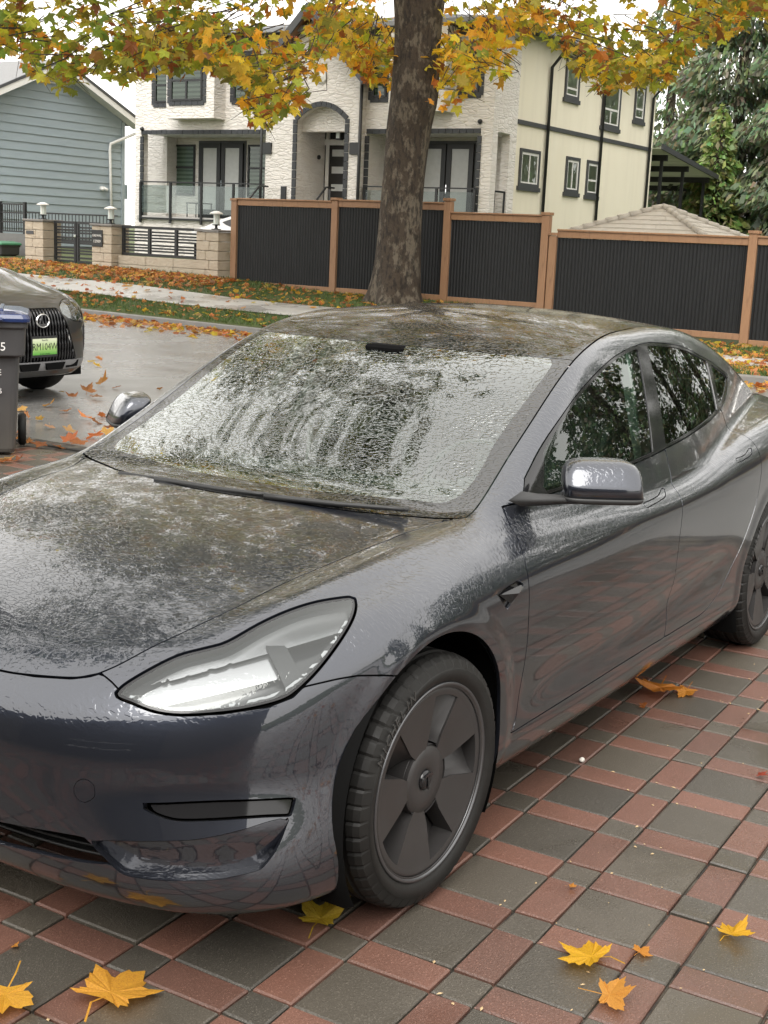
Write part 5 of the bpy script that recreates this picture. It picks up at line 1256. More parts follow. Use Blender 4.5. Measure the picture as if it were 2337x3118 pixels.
SM=build(SUVF,(-3.98,-.06,.2),(1.0,1.02,1.72),.04,4); SM=clip(SM,SM[0][:,1]+1e-6); SM[0][SM[0][:,1]<2e-5,1]=0
b=SM; YZ=lambda V:V[:,[1,2]]
for cx in (0,-2.76): V=b[0]; b=clip(b,np.where(V[:,1]>.4,np.hypot(V[:,0]-cx,V[:,2]-.355)-.41,1.0))
def fcut(poly,b,gap=.002):
    V=b[0]; s=np.where(V[:,0]>.15,sdpoly(YZ(V),np.array(poly,float)),-1); return clip(b,s-gap),clip(b,-s-gap)
gri,b=fcut([(-.2,.895),(.27,.895),(.355,.70),(.475,.40),(-.2,.40)],b)
hls,b=fcut(smooth_poly([(.31,.84),(.31,.84),(.34,.915),(.48,.965),(.66,.945),(.84,.86),(.84,.86),(.875,.76),(.875,.76),(.62,.75),(.42,.77),(.42,.77)],True,3),b)
ven,b=fcut([(.60,.70),(.73,.74),(.78,.42),(.68,.36)],b)
win_=[(-.85,1.10),(-3.2,1.14),(-3.3,1.3),(-2.9,1.52),(-1.7,1.58),(-1.35,1.5)]
V=b[0]; s=np.where((V[:,1]>.4),sdpoly(XZ(V),np.array(win_)),-1); sw=clip(b,s); b=clip(b,-s)
V=b[0]; s=fld(np.where(V[:,2]>1.06,.70-V[:,1],-1),V[:,0]+1.35,-.38-V[:,0]); sws=clip(b,s); b=clip(b,-s)
V=b[0]; skid=clip(b,fld(.40-V[:,2],V[:,2]-.31,V[:,0]-.55)); b=clip(b,np.where((V[:,0]>.55),np.maximum(V[:,2]-.402,.308-V[:,2]),1))
part('body',both(flange(b,.02,onmid)),BLACKP,suv); part('side_window',both(sw),GLOSSB,suv); part('windscreen',both(sws),GLOSSB,suv)
SKID=simple('skid_silver',(.30,.30,.31),.35,.6)
part('skid_trim',both(flange(skid,.02,onmid)),SKID,suv)
mb=MB()
for s in (1,-1):
    mb.prism([(.93,s*.06,.318),(.93,s*.25,.318),(.93,s*.29,.385),(.93,s*.03,.385)],(-.1,0,0)); mb.prism([(.90,s*.33,.325),(.87,s*.50,.33),(.87,s*.52,.39),(.90,s*.31,.388)],(-.1,0,0))
mb.build('lower_intake',MATTBLK,suv)
gm=part('grille',both(shift(gri,.03)),MATTBLK,suv)
mb=MB()
for k,yy in enumerate(np.arange(-.46,.461,.040)):
    pts=[]
    for z in np.linspace(.405,.89,16):
        lim=np.interp(z,[.40,.70,.895],[.47,.352,.268])
        if abs(yy)<lim: xx=.93*(1-(abs(yy)/.92)**3)**(1/3)*spl(np.array([z]),[(.32,.97),(.45,1.0),(.7,.995),(.85,.955),(.95,.86)])[0]; pts.append((xx-.008,yy,z))
    if len(pts)>2: mb.tube(pts,[.012 if i%3 else .006 for i in range(len(pts))],5)
mb.build('grille_mesh',GLOSSB,suv)
for mi in (0,1):
    mm=mirror if mi else (lambda q:q)
    h_=part('headlight',mm(hls),HLGLASS,suv); part('lamp_bucket',mm(shift(hls,.04)),LAMPDARK,h_)
    V=hls[0]; q=sdpoly(YZ(V),smooth_poly([(.32,.84),(.35,.91),(.46,.95),(.47,.90),(.42,.80)],True,3)); part('light_guide',mm(shift(clip(hls,q),.015)),GUIDE,h_)
    q=sdpoly(YZ(V),np.array([(.50,.95),(.66,.935),(.82,.85),(.84,.78),(.60,.80)])); part('lamp_reflector',mm(shift(clip(hls,q),.02)),LAMPSILV,h_)
    part('corner_vent',mm(shift(ven,.03)),MATTBLK,suv)
em=MB(); 
def ring(a,b,w,t):
    V=[];F=[];n=32
    for k in range(n):
        c_,s_=math.cos(2*math.pi*k/n),math.sin(2*math.pi*k/n)
        V+=[(0,a*c_,b*s_),(t,(a-w*.3)*c_,(b-w*.3)*s_),(t,(a-w*.8)*c_,(b-w*.8)*s_),(0,(a-w)*c_,(b-w)*s_)]
    for k in range(n):
        j=(k+1)%n
        for i in range(3): F.append([4*k+i,4*k+i+1,4*j+i+1,4*j+i])
    em.add(V,F,0,True)
ring(.085,.068,.014,.012); em.prism([(.003,-.018,.058),(.003,-.002,.058),(.003,-.038,-.028),(.003,.05,-.028),(.003,.042,-.045),(.003,-.066,-.045)],(.008,0,0))
emo=em.build('badge',CHROME,suv,(.93,0,.785))
pt=MB(); pt.box(-.006,.0,-.165,.165,-.10,.10,bev=.004); plf=pt.build('plate_frame',BLACKM,suv,(.955,0,.545))
m=NT('ev_plate'); tc=m.n('TexCoord'); sx=m.n('SeparateXYZ'); m.l(tc.outputs['Generated'],sx.inputs[0]); m.set(Base_Color=m.ramp(sx.outputs[2],[(.05,(.10,.32,.05)),(.45,(.34,.50,.17)),(.95,(.62,.66,.48))]),Roughness=.4)
pb=MB(); pb.box(.0005,.003,-.152,.152,-.076,.076,bev=.001); pb.build('plate',m.m,plf)
text('RM104W',.094,BLACKM,plf,(.0035,0,-.002),(R(90),0,R(90)),'plate_lettering',.0005,sx=.86)
text('Beautiful',.022,BLACKM,plf,(.0035,0,.062),(R(90),0,R(90)),'plate_lettering',.0003); text('British Columbia',.018,BLACKM,plf,(.0035,0,-.066),(R(90),0,R(90)),'plate_lettering',.0003)
mb=MB(); mb.box(-3.7,.7,-.72,.72,.22,.5); mb.build('underbody',MATTBLK,suv)
for x in (0,-2.76):
    for s in (1,-1):
        mb=MB(); mb.lathe([(.22,-.11),(.355,-.11),(.368,-.07),(.368,.07),(.355,.11),(.25,.118)],44,'y'); w_=mb.build('wheel',TYRE,suv,(x,s*.79,.368)); w_.rotation_euler=(0,0,0 if s>0 else math.pi)
        mb=MB(); mb.lathe([(0,.09),(.05,.1),(.25,.105)],40,'y'); mb.build('rim',ALLOY,w_)
# ---------------------------------------------------------------- wheeled carts
m=NT('cart_plastic'); p=m.pos(); f=m.noise(p,5,5); g=m.noise(m.pos((4,4,1)),3,5); low=m.n('SeparateXYZ'); m.l(p,low.inputs[0])
c=m.mix(f,(.036,.035,.036),(.058,.056,.056)); c=m.mix(m.math('MULTIPLY',m.ramp(low.outputs[2],[(.0,1),(.5,0)]),m.math('MULTIPLY',g,.6)),c,(.13,.11,.075)); m.set(Base_Color=c,Roughness=.45); m.bump(m.noise(p,260,2),.15,.002); CART=m.m
m=NT('blue_lid'); p=m.pos(); f=m.noise(p,4,4); m.set(Base_Color=m.mix(f,(.010,.020,.075),(.017,.032,.105)),Roughness=.22,Coat_Weight=.5); m.bump(m.noise(p,60,3),.15,.003); BLUEL=m.m
GREENL=simple('green_lid',(.05,.20,.10),.35)
def cart(lab,loc,rot,lidm,words,group=None):
    c=empty('wheeled_cart',loc,rot,label=lab,cat='bin')
    def ringz(x,y,z,r=.05): return [(sx*(x-r*(1-math.cos(R(a)))) if False else sx_*(x-r)+r*math.cos(a),sy_*(y-r)+r*math.sin(a),z) for sx_,sy_,a0 in ((1,1,0),(-1,1,90),(-1,-1,180),(1,-1,270)) for a in [R(a0+q) for q in (0,30,60,90)]]
    lv=[(.235,.215,.02),(.245,.225,.05),(.262,.245,.40),(.272,.256,.62),(.275,.26,.72),(.335,.30,.735),(.34,.305,.83),(.345,.31,.93),(.365,.325,.935),(.365,.325,.985)]
    V=[];F=[]
    for x,y,z in lv: V+=ringz(x,y,z)
    n=16
    for i in range(len(lv)-1): F+=[[i*n+k,i*n+(k+1)%n,(i+1)*n+(k+1)%n,(i+1)*n+k] for k in range(n)]
    F.append(list(range(n))[::-1])
    mb=MB(); mb.add(V,F); b_=mb.build('cart_body',CART,c); bevel_mod(b_,.008,2)
    V=[];lv=[(.375,.335,.975),(.39,.345,.98),(.39,.345,1.005),(.37,.33,1.035),(.30,.27,1.055),(.15,.13,1.065)]
    for x,y,z in lv: V+=ringz(x,y,z)
    F=[]
    for i in range(len(lv)-1): F+=[[i*n+k,i*n+(k+1)%n,(i+1)*n+(k+1)%n,(i+1)*n+k] for k in range(n)]
    F+= [list(range(n))[::-1],[(len(lv)-1)*n+k for k in range(n)]]
    mb=MB(); mb.add(V,F); [mb.box(-.3,.3,q-.02,q+.02,1.03,1.07,bev=.008) for q in (-.14,0,.14)]; mb.box(.30,.43,-.16,.16,.985,1.012,bev=.008); l_=mb.build('cart_lid',lidm,c); bevel_mod(l_,.006,2)
    for s in (1,-1):
        mb=MB(); mb.lathe([(0,-.03),(.11,-.03),(.125,-.015),(.125,.015),(.11,.03),(0,.03)],28,'y'); mb.build('cart_wheel',TYRE,c,(-.24,s*.27,.125))
    mb=MB(); mb.box(.268,.2765,-.20,.08,.02,.34); mb.build('base_shade',MATTBLK,c)  # flat black plate painted in for the shade between the wheels
    for w_,sz,y,z in words: text(w_,sz,WHITEP,c,(.340 if z>.74 else .277-.0,y,z),(R(90),0,R(90)),'lettering',.003,'RIGHT')
    return c
f_=1.2863188*2212; dv=co.matrix_world.to_3x3()@Vector(((-34-829)/f_,(1106-972)/f_,-1)); o_c=co.matrix_world.translation; bpos=o_c+dv*(-o_c.z/dv.z)
ct=cart('dark grey wheeled cart with a blue lid standing beside the wet bonnet',(bpos.x,bpos.y,0),R(47),BLUEL,[('57675',.085,.173,.80),('GARBAGE',.06,.137,.61),('13057805',.05,.14,.475)])
for i,(y,l_) in enumerate(((-25.0,'dark cart with a green lid left of the far stone pillar'),(-24.35,'dark cart with a green lid touching the far stone pillar'))):
    c_=cart(l_,(-21.1,y,.08),R(5),GREENL,[]); c_['group']='green lidded carts by the gate'
    mb=MB(); [mb.prism([(.346,.0+.05*math.cos(R(a0)),.86+.05*math.sin(R(a0))),(.346,.05*math.cos(R(a0+70)),.86+.05*math.sin(R(a0+70))),(.346,.025*math.cos(R(a0+35)),.86+.025*math.sin(R(a0+35)))],(.002,0,0)) for a0 in (0,120,240)]; mb.build('recycling_mark',WHITEP,c_)
# ---------------------------------------------------------------- leaves
def leaf_mat(name,vc):
    m=NT(name); t=m.t
    if vc: a=m.n('Attribute',attribute_name='col'); col=a.outputs['Color']
    else: a=m.n('ObjectInfo'); col=a.outputs['Color']
    p=m.pos(kind='UV') if False else m.pos(); f=m.noise(p,(14 if vc else 30),4,.6)
    c2=m.n('HueSaturation'); c2.inputs['Hue'].default_value=.485; c2.inputs['Value'].default_value=.78; m.l(col,c2.inputs['Color'])
    c=m.mix(m.ramp(f,[(.42,0),(.68,1)]),col,c2.outputs[0])
    m.set(Base_Color=c,Roughness=.5,Specular_IOR_Level=.4); m.bump(f,.5,.006)
    tr=m.n('BsdfTranslucent'); m.l(c,tr.inputs['Color']); mx=m.n('MixShader'); mx.inputs[0].default_value=.5; m.l(m.b.outputs[0],mx.inputs[1]); m.l(tr.outputs[0],mx.inputs[2]); m.l(mx.outputs[0],m.o.inputs['Surface'])
    return m.m
LEAFV=leaf_mat('autumn_leaf_tinted',True); LEAFO=leaf_mat('autumn_leaf',False)
def leaf_outline(r,seed,lob=5):
    q=random.Random(seed); P=[]
    tips=[(90,1.0),(90-52,.92),(90+52,.92),(90-112,.62),(90+112,.62)]
    tips=sorted([(a+q.uniform(-6,6),l*q.uniform(.9,1.08)) for a,l in tips])
    n=len(tips)
    out=[]
    for i,(a,l) in enumerate(tips):
        # teeth each side of the tip
        out+=[(a-19,l*.66),(a-12,l*.80),(a-8,l*.78),(a,l),(a+8,l*.78),(a+12,l*.80),(a+19,l*.66)]
        if i<n-1: b=tips[i+1][0]; out.append(((a+b)/2,.54*q.uniform(.9,1.1)))
    out.append((270,.16))
    return [(r*d*math.cos(R(a)),r*d*math.sin(R(a))) for a,d in out]
def leaf_geo(r,seed,curl=.25,stem=True,detail=True):
    q=random.Random(seed*7+1); o=leaf_outline(r,seed)
    if not detail: o=o[::2] if len(o)%2 else o[::2]
    cx,cy=0,r*.05; V=[(cx,cy,.0)]; k1,k2,ph=q.uniform(.3,1)*curl,q.uniform(-.6,1)*curl,q.uniform(0,6.28)
    for x,y in o:
        d=math.hypot(x,y); z=k1*d*d/r*(.6+.4*math.sin(3*math.atan2(y,x)+ph))+k2*.5*(x*math.cos(ph)+y*math.sin(ph))**2/r+q.uniform(-.03,.03)*r
        V.append((x,y,z))
    n=len(o); F=[(0,1+i,1+(i+1)%n) for i in range(n)]
    if stem:
        b=len(V); w=r*.018; pts=[(0,-r*.12,.0),(q.uniform(-.1,.1)*r,-r*.5,r*.08),(q.uniform(-.25,.25)*r,-r*.95,r*.03)]
        for x,y,z in pts: V+=[(x-w,y,z+.001),(x+w,y,z+.001)]
        F+=[(b,b+1,b+3,b+2),(b+2,b+3,b+5,b+4)]
    return V,F
LBANK=[leaf_geo(1.0,s,.35,True) for s in range(8)]
LBANKS=[leaf_geo(1.0,s+20,.35,False,False) for s in range(8)]
LMESH=[]
for s in range(10):
    V,F=leaf_geo(1.0,s+40,.5,True); me=bpy.data.meshes.new('leaf'); me.from_pydata(V,[],F); me.materials.append(LEAFO); LMESH.append(me)
class Leaves:
    def __init__(s): s.V=[];s.F=[];s.C=[];s.n=0
    def add(s,geo,M,col):
        V,F=geo; s.V.append(np.array(V)@np.array(M.to_3x3()).T+np.array(M.translation)); s.F+=[[i+s.n for i in f] for f in F]; s.C.append(np.tile((*col,1.0),(len(V),1))); s.n+=len(V)
    def build(s,name,parent=None,**k):
        me=mesh_np(np.concatenate(s.V),s.F); at=me.color_attributes.new('col','FLOAT_COLOR','POINT'); at.data.foreach_set('color',np.concatenate(s.C).ravel()); return obj(name,me,LEAFV,parent,**k)
def rnd_rot(q,flat=0):
    if flat: return Matrix.Rotation(q.uniform(0,6.28),4,'Z')@Matrix.Rotation(q.gauss(0,flat),4,'X')@Matrix.Rotation(q.gauss(0,flat),4,'Y')
    return Matrix.Rotation(q.uniform(0,6.28),4,'Z')@Matrix.Rotation(q.gauss(R(205),R(38)),4,'X')@Matrix.Rotation(q.gauss(0,R(30)),4,'Y')
PAL_G=[(.30,.33,.045),(.42,.44,.06),(.22,.26,.045),(.52,.48,.06),(.44,.36,.06)]
PAL_D=[(.10,.13,.05),(.14,.165,.06),(.08,.10,.045),(.18,.17,.07)]
PAL_Y=[(.88,.62,.05),(.80,.58,.05),(.70,.56,.05),(.88,.54,.04),(.60,.50,.06),(.78,.44,.04)]
PAL_O=[(.58,.24,.035),(.48,.18,.035),(.38,.15,.035),(.64,.31,.04),(.30,.13,.04)]
PAL_F=[(.62,.27,.075),(.55,.22,.065),(.46,.17,.05),(.68,.34,.10),(.38,.15,.05),(.72,.44,.15),(.30,.12,.045),(.62,.34,.15),(.74,.48,.10)]
NAME_F=['orange','rusty','brown','pale orange','dark brown','tan','umber','buff','golden']
def pickF(q,size,big,small):
    i=q.randrange(9); sz='large ' if size>big else ('small ' if size<small else ''); return jit(q,PAL_F[i]),sz+NAME_F[i]
def along(y): return 'near the far block pillar' if y<-21 else 'level with the gate' if y<-18.6 else 'level with the slatted wall panel' if y<-15.9 else 'level with the left fence panel' if y<-12.5 else 'near the plane tree trunk' if y<-10.2 else 'level with the right fence panels'
jit=lambda q,c:tuple(max(0,min(1,x*q.uniform(.82,1.18))) for x in c)
CW=co.matrix_world.copy(); CI=CW.inverted()
def px(p):
    v=CI@Vector(p); d=-v.z; f=1.2863188*2212
    return 829+v.x/d*f,1106-v.y/d*f,d
def at(x,y,d):
    f=1.2863188*2212; return CW@Vector(((x-829)/f*d,(1106-y)/f*d,-d))
# ---------------------------------------------------------------- the big plane tree
m=NT('bark'); p=m.pos((1,1,.6)); f=m.noise(p,5,7,.65); g=m.noise(p,1.6,4); v_=m.noise(m.pos((1,1,.35)),16,5,.6)
c=m.mix(g,(.050,.036,.025),(.085,.062,.044)); c=m.mix(m.ramp(f,[(.50,0),(.56,1)]),c,(.16,.132,.098)); c=m.mix(m.ramp(v_,[(.48,0),(.62,.85)]),c,(.022,.017,.013)); m.set(Base_Color=c,Roughness=.85); m.bump(m.math('MULTIPLY_ADD',v_,1.3,m.math('ADD',f,m.noise(p,34,4,.7))),1.0,.05); BARK=m.m
TX,TY=-19.35,-11.32; TZ=.42
tree=empty('plane_tree',(0,0,0),label='large plane tree with yellow, green and russet leaves in front of the cedar fence',cat='tree')
tp=MB(); V=[];F=[]; n=28
prof=[(-.25,.66,0,0),(0,.60,0,0),(.12,.545,0,0),(.3,.50,.0,0),(.6,.465,.0,.02),(1.1,.43,.0,.03),(1.8,.405,0,.05),(2.4,.40,0,.09),(2.9,.415,0,.13),(3.4,.43,0,.16),(3.75,.425,0,.19),(4.1,.435,0,.22),(4.5,.425,0,.23),(5.0,.435,0,.24),(5.5,.47,0,.25),(6.0,.53,0,.25),(6.6,.50,.05,.28)]
for z,r,ox,oy in prof:
    for k in range(n):
        a=2*math.pi*k/n; fl=1+.16*math.exp(-z/.35)*math.sin(5*a+.7)+.035*math.sin(3*a+z*1.7)+.02*math.sin(7*a-z*3)
        bul=.10*math.exp(-((z-3.85)/.28)**2)*max(0,math.cos(a-R(75)))+.07*math.exp(-((z-4.3)/.2)**2)*max(0,math.cos(a-R(250)))
        rr=r*fl+bul; V.append((TX+ox+rr*math.cos(a),TY+oy+rr*math.sin(a),TZ+z))
for i in range(len(prof)-1): F+=[[i*n+k,i*n+(k+1)%n,(i+1)*n+(k+1)%n,(i+1)*n+k] for k in range(n)]
tp.add(V,F,0,True); trk=tp.build('trunk',BARK,tree); sb=trk.modifiers.new('smooth','SUBSURF'); sb.levels=1; sb.render_levels=1
lq=random.Random(5); limb_tips=[]
for k in range(11):
    a=k*2*math.pi/11+lq.uniform(-.2,.2); L=lq.uniform(6,9.5); up=lq.uniform(2.0,6.0); p0=Vector((TX,TY+.25,TZ+lq.uniform(5.6,6.6))); pts=[]
    for s in range(8):
        t=s/7; pts.append(p0+Vector((math.cos(a)*L*t,math.sin(a)*L*t,up*(t**.7)-1.6*t*t*t))+Vector((lq.gauss(0,.12),lq.gauss(0,.12),lq.gauss(0,.1)))*t)
    mb=MB(); mb.tube(pts,[.22*(1-.85*s/7) for s in range(8)],8); mb.build('limb',BARK,tree); limb_tips.append(pts)
BOT=[(-200,120),(-40,110),(20,120),(60,150),(110,185),(150,190),(215,150),(250,165),(300,175),(360,150),(420,165),(470,150),(505,185),(530,255),(575,285),(600,255),(650,240),(700,140),(730,100),(760,150),(800,185),(845,190),(905,235),(950,245),(1005,215),(1050,160),(1090,180),(1125,95),(1160,60),(1195,95),(1260,165),(1310,205),(1350,190),(1400,185),(1440,190),(1470,140),(1500,95),(1560,85),(1600,60),(1640,45),(1700,40),(1850,60)]
bx_=[a for a,_ in BOT]; by_=[b for _,b in BOT]
lq=random.Random(11); cand=[]; tw=MB()
def spray(c,nl,sz,pal):
    """a drooping twig with leaves hanging from it"""
    d=Vector((lq.gauss(0,1),lq.gauss(0,1),lq.uniform(-.9,-.1))).normalized()*lq.uniform(.35,.75)
    a_,b_=c-d*.6,c+d*.6; e_=Vector((TX,TY,c.z+1.2))-c; tw.tube([c+e_.normalized()*lq.uniform(.3,.6)+Vector((0,0,.25)),a_,c+Vector((lq.gauss(0,.05),lq.gauss(0,.05),.03)),b_],[.011,.008,.006,.003],4)
    for k in range(nl):
        t=lq.random(); p=a_.lerp(b_,t)+Vector((lq.gauss(0,.16),lq.gauss(0,.16),lq.gauss(-.06,.15)))
        x,y,dd=px(p)
        if -40<x<1700 and y>np.interp(x,bx_,by_)+lq.gauss(0,9): continue
        s=sz*lq.uniform(.7,1.2); w=pal(); col=jit(lq,lq.choice(w))
        M_=Matrix.Translation(p)@rnd_rot(lq)@Matrix.Diagonal((s,s,s,1))
        cand.append((s/dd if (-30<x<1690 and y>-30) else 0,M_,col,lq.randrange(8)))
def pal_at(x):
    def f():
        u=lq.random()
        if x<430: return PAL_G if u<.72 else (PAL_O if u<.87 else PAL_Y)
        if x<720: return PAL_G if u<.52 else (PAL_Y if u<.84 else PAL_O)
        if x<1160: return PAL_Y if u<.68 else (PAL_O if u<.78 else PAL_G)
        return PAL_G if u<.52 else (PAL_Y if u<.86 else PAL_O)
    return f
for k in range(600):
    x=lq.uniform(-150,1800); yb=np.interp(x,bx_,by_); y=yb-abs(lq.gauss(0,1))*85-6 if lq.random()<.75 else yb-lq.uniform(0,330)
    if x<330 and lq.random()<.34: continue
    d=lq.uniform(19.5,24.5) if x<650 else (lq.uniform(24,30) if 780<x<960 else lq.uniform(21.5,29.5))
    spray(at(x,y,d),lq.randint(8,15),.158,pal_at(x))
for k in range(1300):     # the rest of the crown, above the frame
    a=lq.uniform(0,6.28); rr=10.8*math.sqrt(lq.uniform(.02,1)); zt=7.2+13*math.sqrt(max(0,1-(rr/11.2)**2))*lq.uniform(.05,1); p=Vector((TX+rr*math.cos(a),TY+rr*math.sin(a),zt))
    x,y,dd=px(p)
    if y>-70 and -80<x<1740 and dd>0: continue
    spray(p,8,.30,pal_at(x))
tw.build('twigs',BARK,tree,kind='stuff')
cand.sort(key=lambda c:-c[0]); lv=Leaves()
for i,(s,M_,col,b_) in enumerate(cand):
    if i<300:
        o=bpy.data.objects.new('leaf',LMESH[b_]); LINK(o); o.parent=tree; o.matrix_world=M_; o.color=(*col,1)
    else: lv.add((LBANK if s>.004 else LBANKS)[b_],M_,col)
lv.build('crown',tree,kind='stuff')
t2=empty('plane_tree',(-3.7,-10.6,0),label='unseen second plane tree, added left of the frame to reflect in the grey car',cat='tree')  # unseen tree; crown clumps shaped for reflections in bonnet and windscreen
mb=MB(); mb.tube([(0,0,-.2),(0,0,.6),(.1,0,3.5),(.1,.1,7),(0,0,12)],[.6,.45,.40,.36,.15],16); mb.build('trunk',BARK,t2)
l2=Leaves(); 
for k in range(44):
    a=lq.uniform(0,6.28); rr=8.3*math.sqrt(lq.uniform(.02,1)); zt=6.3+8.5*math.sqrt(max(0,1-(rr/8.6)**2))*lq.uniform(.02,1); c_=Vector((rr*math.cos(a),rr*math.sin(a),zt))
    for j in range(130):
        p=c_+Vector((lq.gauss(0,.62),lq.gauss(0,.62),lq.gauss(0,.42))); s=.26*lq.uniform(.7,1.2)
        x,y,dd=px(p+Vector((-3.7,-10.6,0)))
        if -40<x<1700 and -40<y<2240 and dd>0: continue
        l2.add(LBANKS[lq.randrange(8)],Matrix.Translation(p)@rnd_rot(lq)@Matrix.Diagonal((s,s,s,1)),jit(lq,lq.choice(PAL_D)))
l2.build('crown',t2,kind='stuff')
# ---------------------------------------------------------------- fallen leaves
fq=random.Random(21)
def drop(loc,size,col,label,mesh=None,tilt=.10,rot=None,group=None,lift=.0):
    o=bpy.data.objects.new('fallen_leaf',LMESH[fq.randrange(10)] if mesh is None else LMESH[mesh]); LINK(o)
    o.matrix_world=Matrix.Translation((loc[0],loc[1],loc[2]+.006+lift))@Matrix.Rotation(fq.uniform(0,6.28) if rot is None else R(rot),4,'Z')@Matrix.Rotation(fq.gauss(0,tilt),4,'X')@Matrix.Rotation(fq.gauss(0,tilt),4,'Y')@Matrix.Diagonal((size,size,size,1))
    o.color=(*col,1); tag(o,label,'leaf',group); return o
def gnd(x,y,z=0):
    f=1.2863188*2212; d=(CW.to_3x3()@Vector(((x-829)/f,(1106-y)/f,-1))); o=CW.translation; t=(z-o.z)/d.z; return o+d*t
YEL=(.72,.40,.03); AMB=(.66,.30,.045); RUS=(.42,.15,.035); BRN=(.34,.14,.05)
near=[(12,2165,.108,(.78,.42,.04),'amber maple leaf cut by the lower left frame edge on a charcoal paver',-60),(235,2172,.145,(.78,.40,.05),'large amber maple leaf with a long curved stalk near the bottom left corner',100),(690,2003,.098,(.50,.36,.03),'dull yellow maple leaf in the shade just ahead of the front tyre',100),(1280,2085,.105,(.80,.46,.02),'bright yellow leaf with red edges and a pale stalk below the front wheel',170),(1382,2066,.038,(.70,.30,.04),'small torn orange leaf beside a narrow charcoal paver',80),(1311,2163,.072,(.74,.36,.06),'orange leaf full of holes nearest the bottom edge of the drive',20),(1578,2031,.066,(.80,.46,.02),'yellow leaf with its stalk pointing at the joint on the right of the drive',75),(1425,1498,.135,(.52,.20,.025),'big curled russet leaf lying by the sill of the grey saloon',-75),(1482,1500,.07,(.58,.25,.03),'narrow orange leaf overlapping the big russet leaf by the sill',-95),(1640,1681,.034,(.36,.07,.03),'tiny dark red leaf at the right edge of the drive',0),(1385,1530,.03,RUS,'small russet leaf fragment just below the big curled leaf',10),(30,2050,.016,AMB,'tiny orange leaf scrap in the shade under the front bumper',0),(1232,1921,.018,AMB,'tiny orange scrap beside a wide charcoal paver right of the tyre',40)]
for x,y,s,c,l,r_ in near:
    o=drop(gnd(x,y),s,c,l,rot=r_,tilt=.16,lift=s*.16)
mids=[(218,835,.15),(188,852,.13),(155,862,.10),(205,862,.11),(140,893,.09),(106,880,.10),(44,888,.09),(185,908,.12),(200,915,.10),(216,900,.08),(105,926,.08),(150,937,.09),(42,938,.10),(92,968,.12),(150,958,.12),(172,962,.12),(205,948,.12),(228,942,.10),(120,970,.09),(60,962,.09),(30,955,.08),(20,998,.10),(8,1004,.09),(38,1000,.07),(215,777,.08),(345,842,.06),(265,905,.10),(240,930,.10),(84,910,.07),(250,955,.09),(60,905,.07),(130,850,.06),(275,880,.07)]
MG='fallen leaves on the wet road beside the bonnet'
for x,y,s in mids:
    p=gnd(x,y,-.008); c,nm=pickF(fq,s,.115,.085)
    pl_='beside the blue lidded cart' if x<70 else 'under the nose of the black crossover' if (y<880 and x<170) else 'against the edge of the grey bonnet' if y>935 else 'out on the open road' if y<845 else 'between cart and far door mirror'
    drop(p,s*.92,c,nm+' leaf on the wet road '+pl_,tilt=.35,group=MG,lift=s*.22)
# reflected by the car side: leaves lying on the open half of the drive
sc_=[]
for k in range(70): sc_.append((fq.uniform(-4,1.2),fq.uniform(2.6,8.2)))
for x,y in sc_:
    q_=px((x,y,0)); 
    if -30<q_[0]<1690 and 0<q_[1]<2240 and q_[2]>0: continue
    s_=fq.uniform(.07,.12); c,nm=pickF(fq,s_,.105,.082); drop((x,y,0),s_,c,nm+' leaf on the open drive beside the '+('rear door' if x<-1.5 else 'front wheel')+(' close by' if y<4.5 else ' further out'),tilt=.15,group='leaves beyond the right frame edge',lift=.012)
scat=[]
def sc(n,xf,yf,zf,sz,dens=None):
    for k in range(n):
        y=yf(); x=xf(y)
        if dens and fq.random()>dens(x,y): continue
        scat.append((x,y,float(zf(x,y)),fq.uniform(*sz)))
# grass verge, lawn before the wall, kerb, road edge
clump=lambda x,y:.35+.65*(math.sin(x*1.9+y*.7)*math.sin(y*1.3-x)>-.15)
sc(3000,lambda y:fq.uniform(-16.1,-14.75),lambda:fq.uniform(-34,2),lawn_z,(.07,.11),lambda x,y:(.85 if y<-15 else .45)*clump(x,y))
sc(900,lambda y:fq.uniform(-17.65,-16.1),lambda:fq.uniform(-34,2),lambda x,y:lawn_z(x,y)+.02,(.07,.11),lambda x,y:.30*clump(x,y))
sc(5200,lambda y:-20.0+abs(fq.gauss(0,1.1)),lambda:fq.uniform(-34,-15.6),lawn_z,(.07,.115),lambda x,y:.95)
sc(1800,lambda y:fq.uniform(-20.2,-17.7),lambda:fq.uniform(-15.6,-6),lawn_z,(.07,.11),lambda x,y:.35*clump(x,y))
sc(2600,lambda y:fq.uniform(-20.2,-14.7),lambda:fq.uniform(-6,3),lawn_z,(.08,.12),lambda x,y:.8*clump(x,y))
sc(4200,lambda y:-14.75+abs(fq.gauss(0,.55)),lambda:fq.uniform(-34,2),lambda x,y:road_z(x,y)+.003,(.07,.11),lambda x,y:.9 if -15<y else .7)
sc(160,lambda y:fq.uniform(-14,-5),lambda:fq.uniform(-20,-4),lambda x,y:road_z(x,y)+.003,(.07,.10),lambda x,y:.25)
vis=[]
for s in scat:
    x,y,d=px(s[:3]); vis.append((-(s[3]/d) if (-10<x<1670 and 0<y<2212) else 0,s))
vis.sort(key=lambda v:v[0]); lit=Leaves()
N_IND=300-len(near)-len(mids)-2; done=0
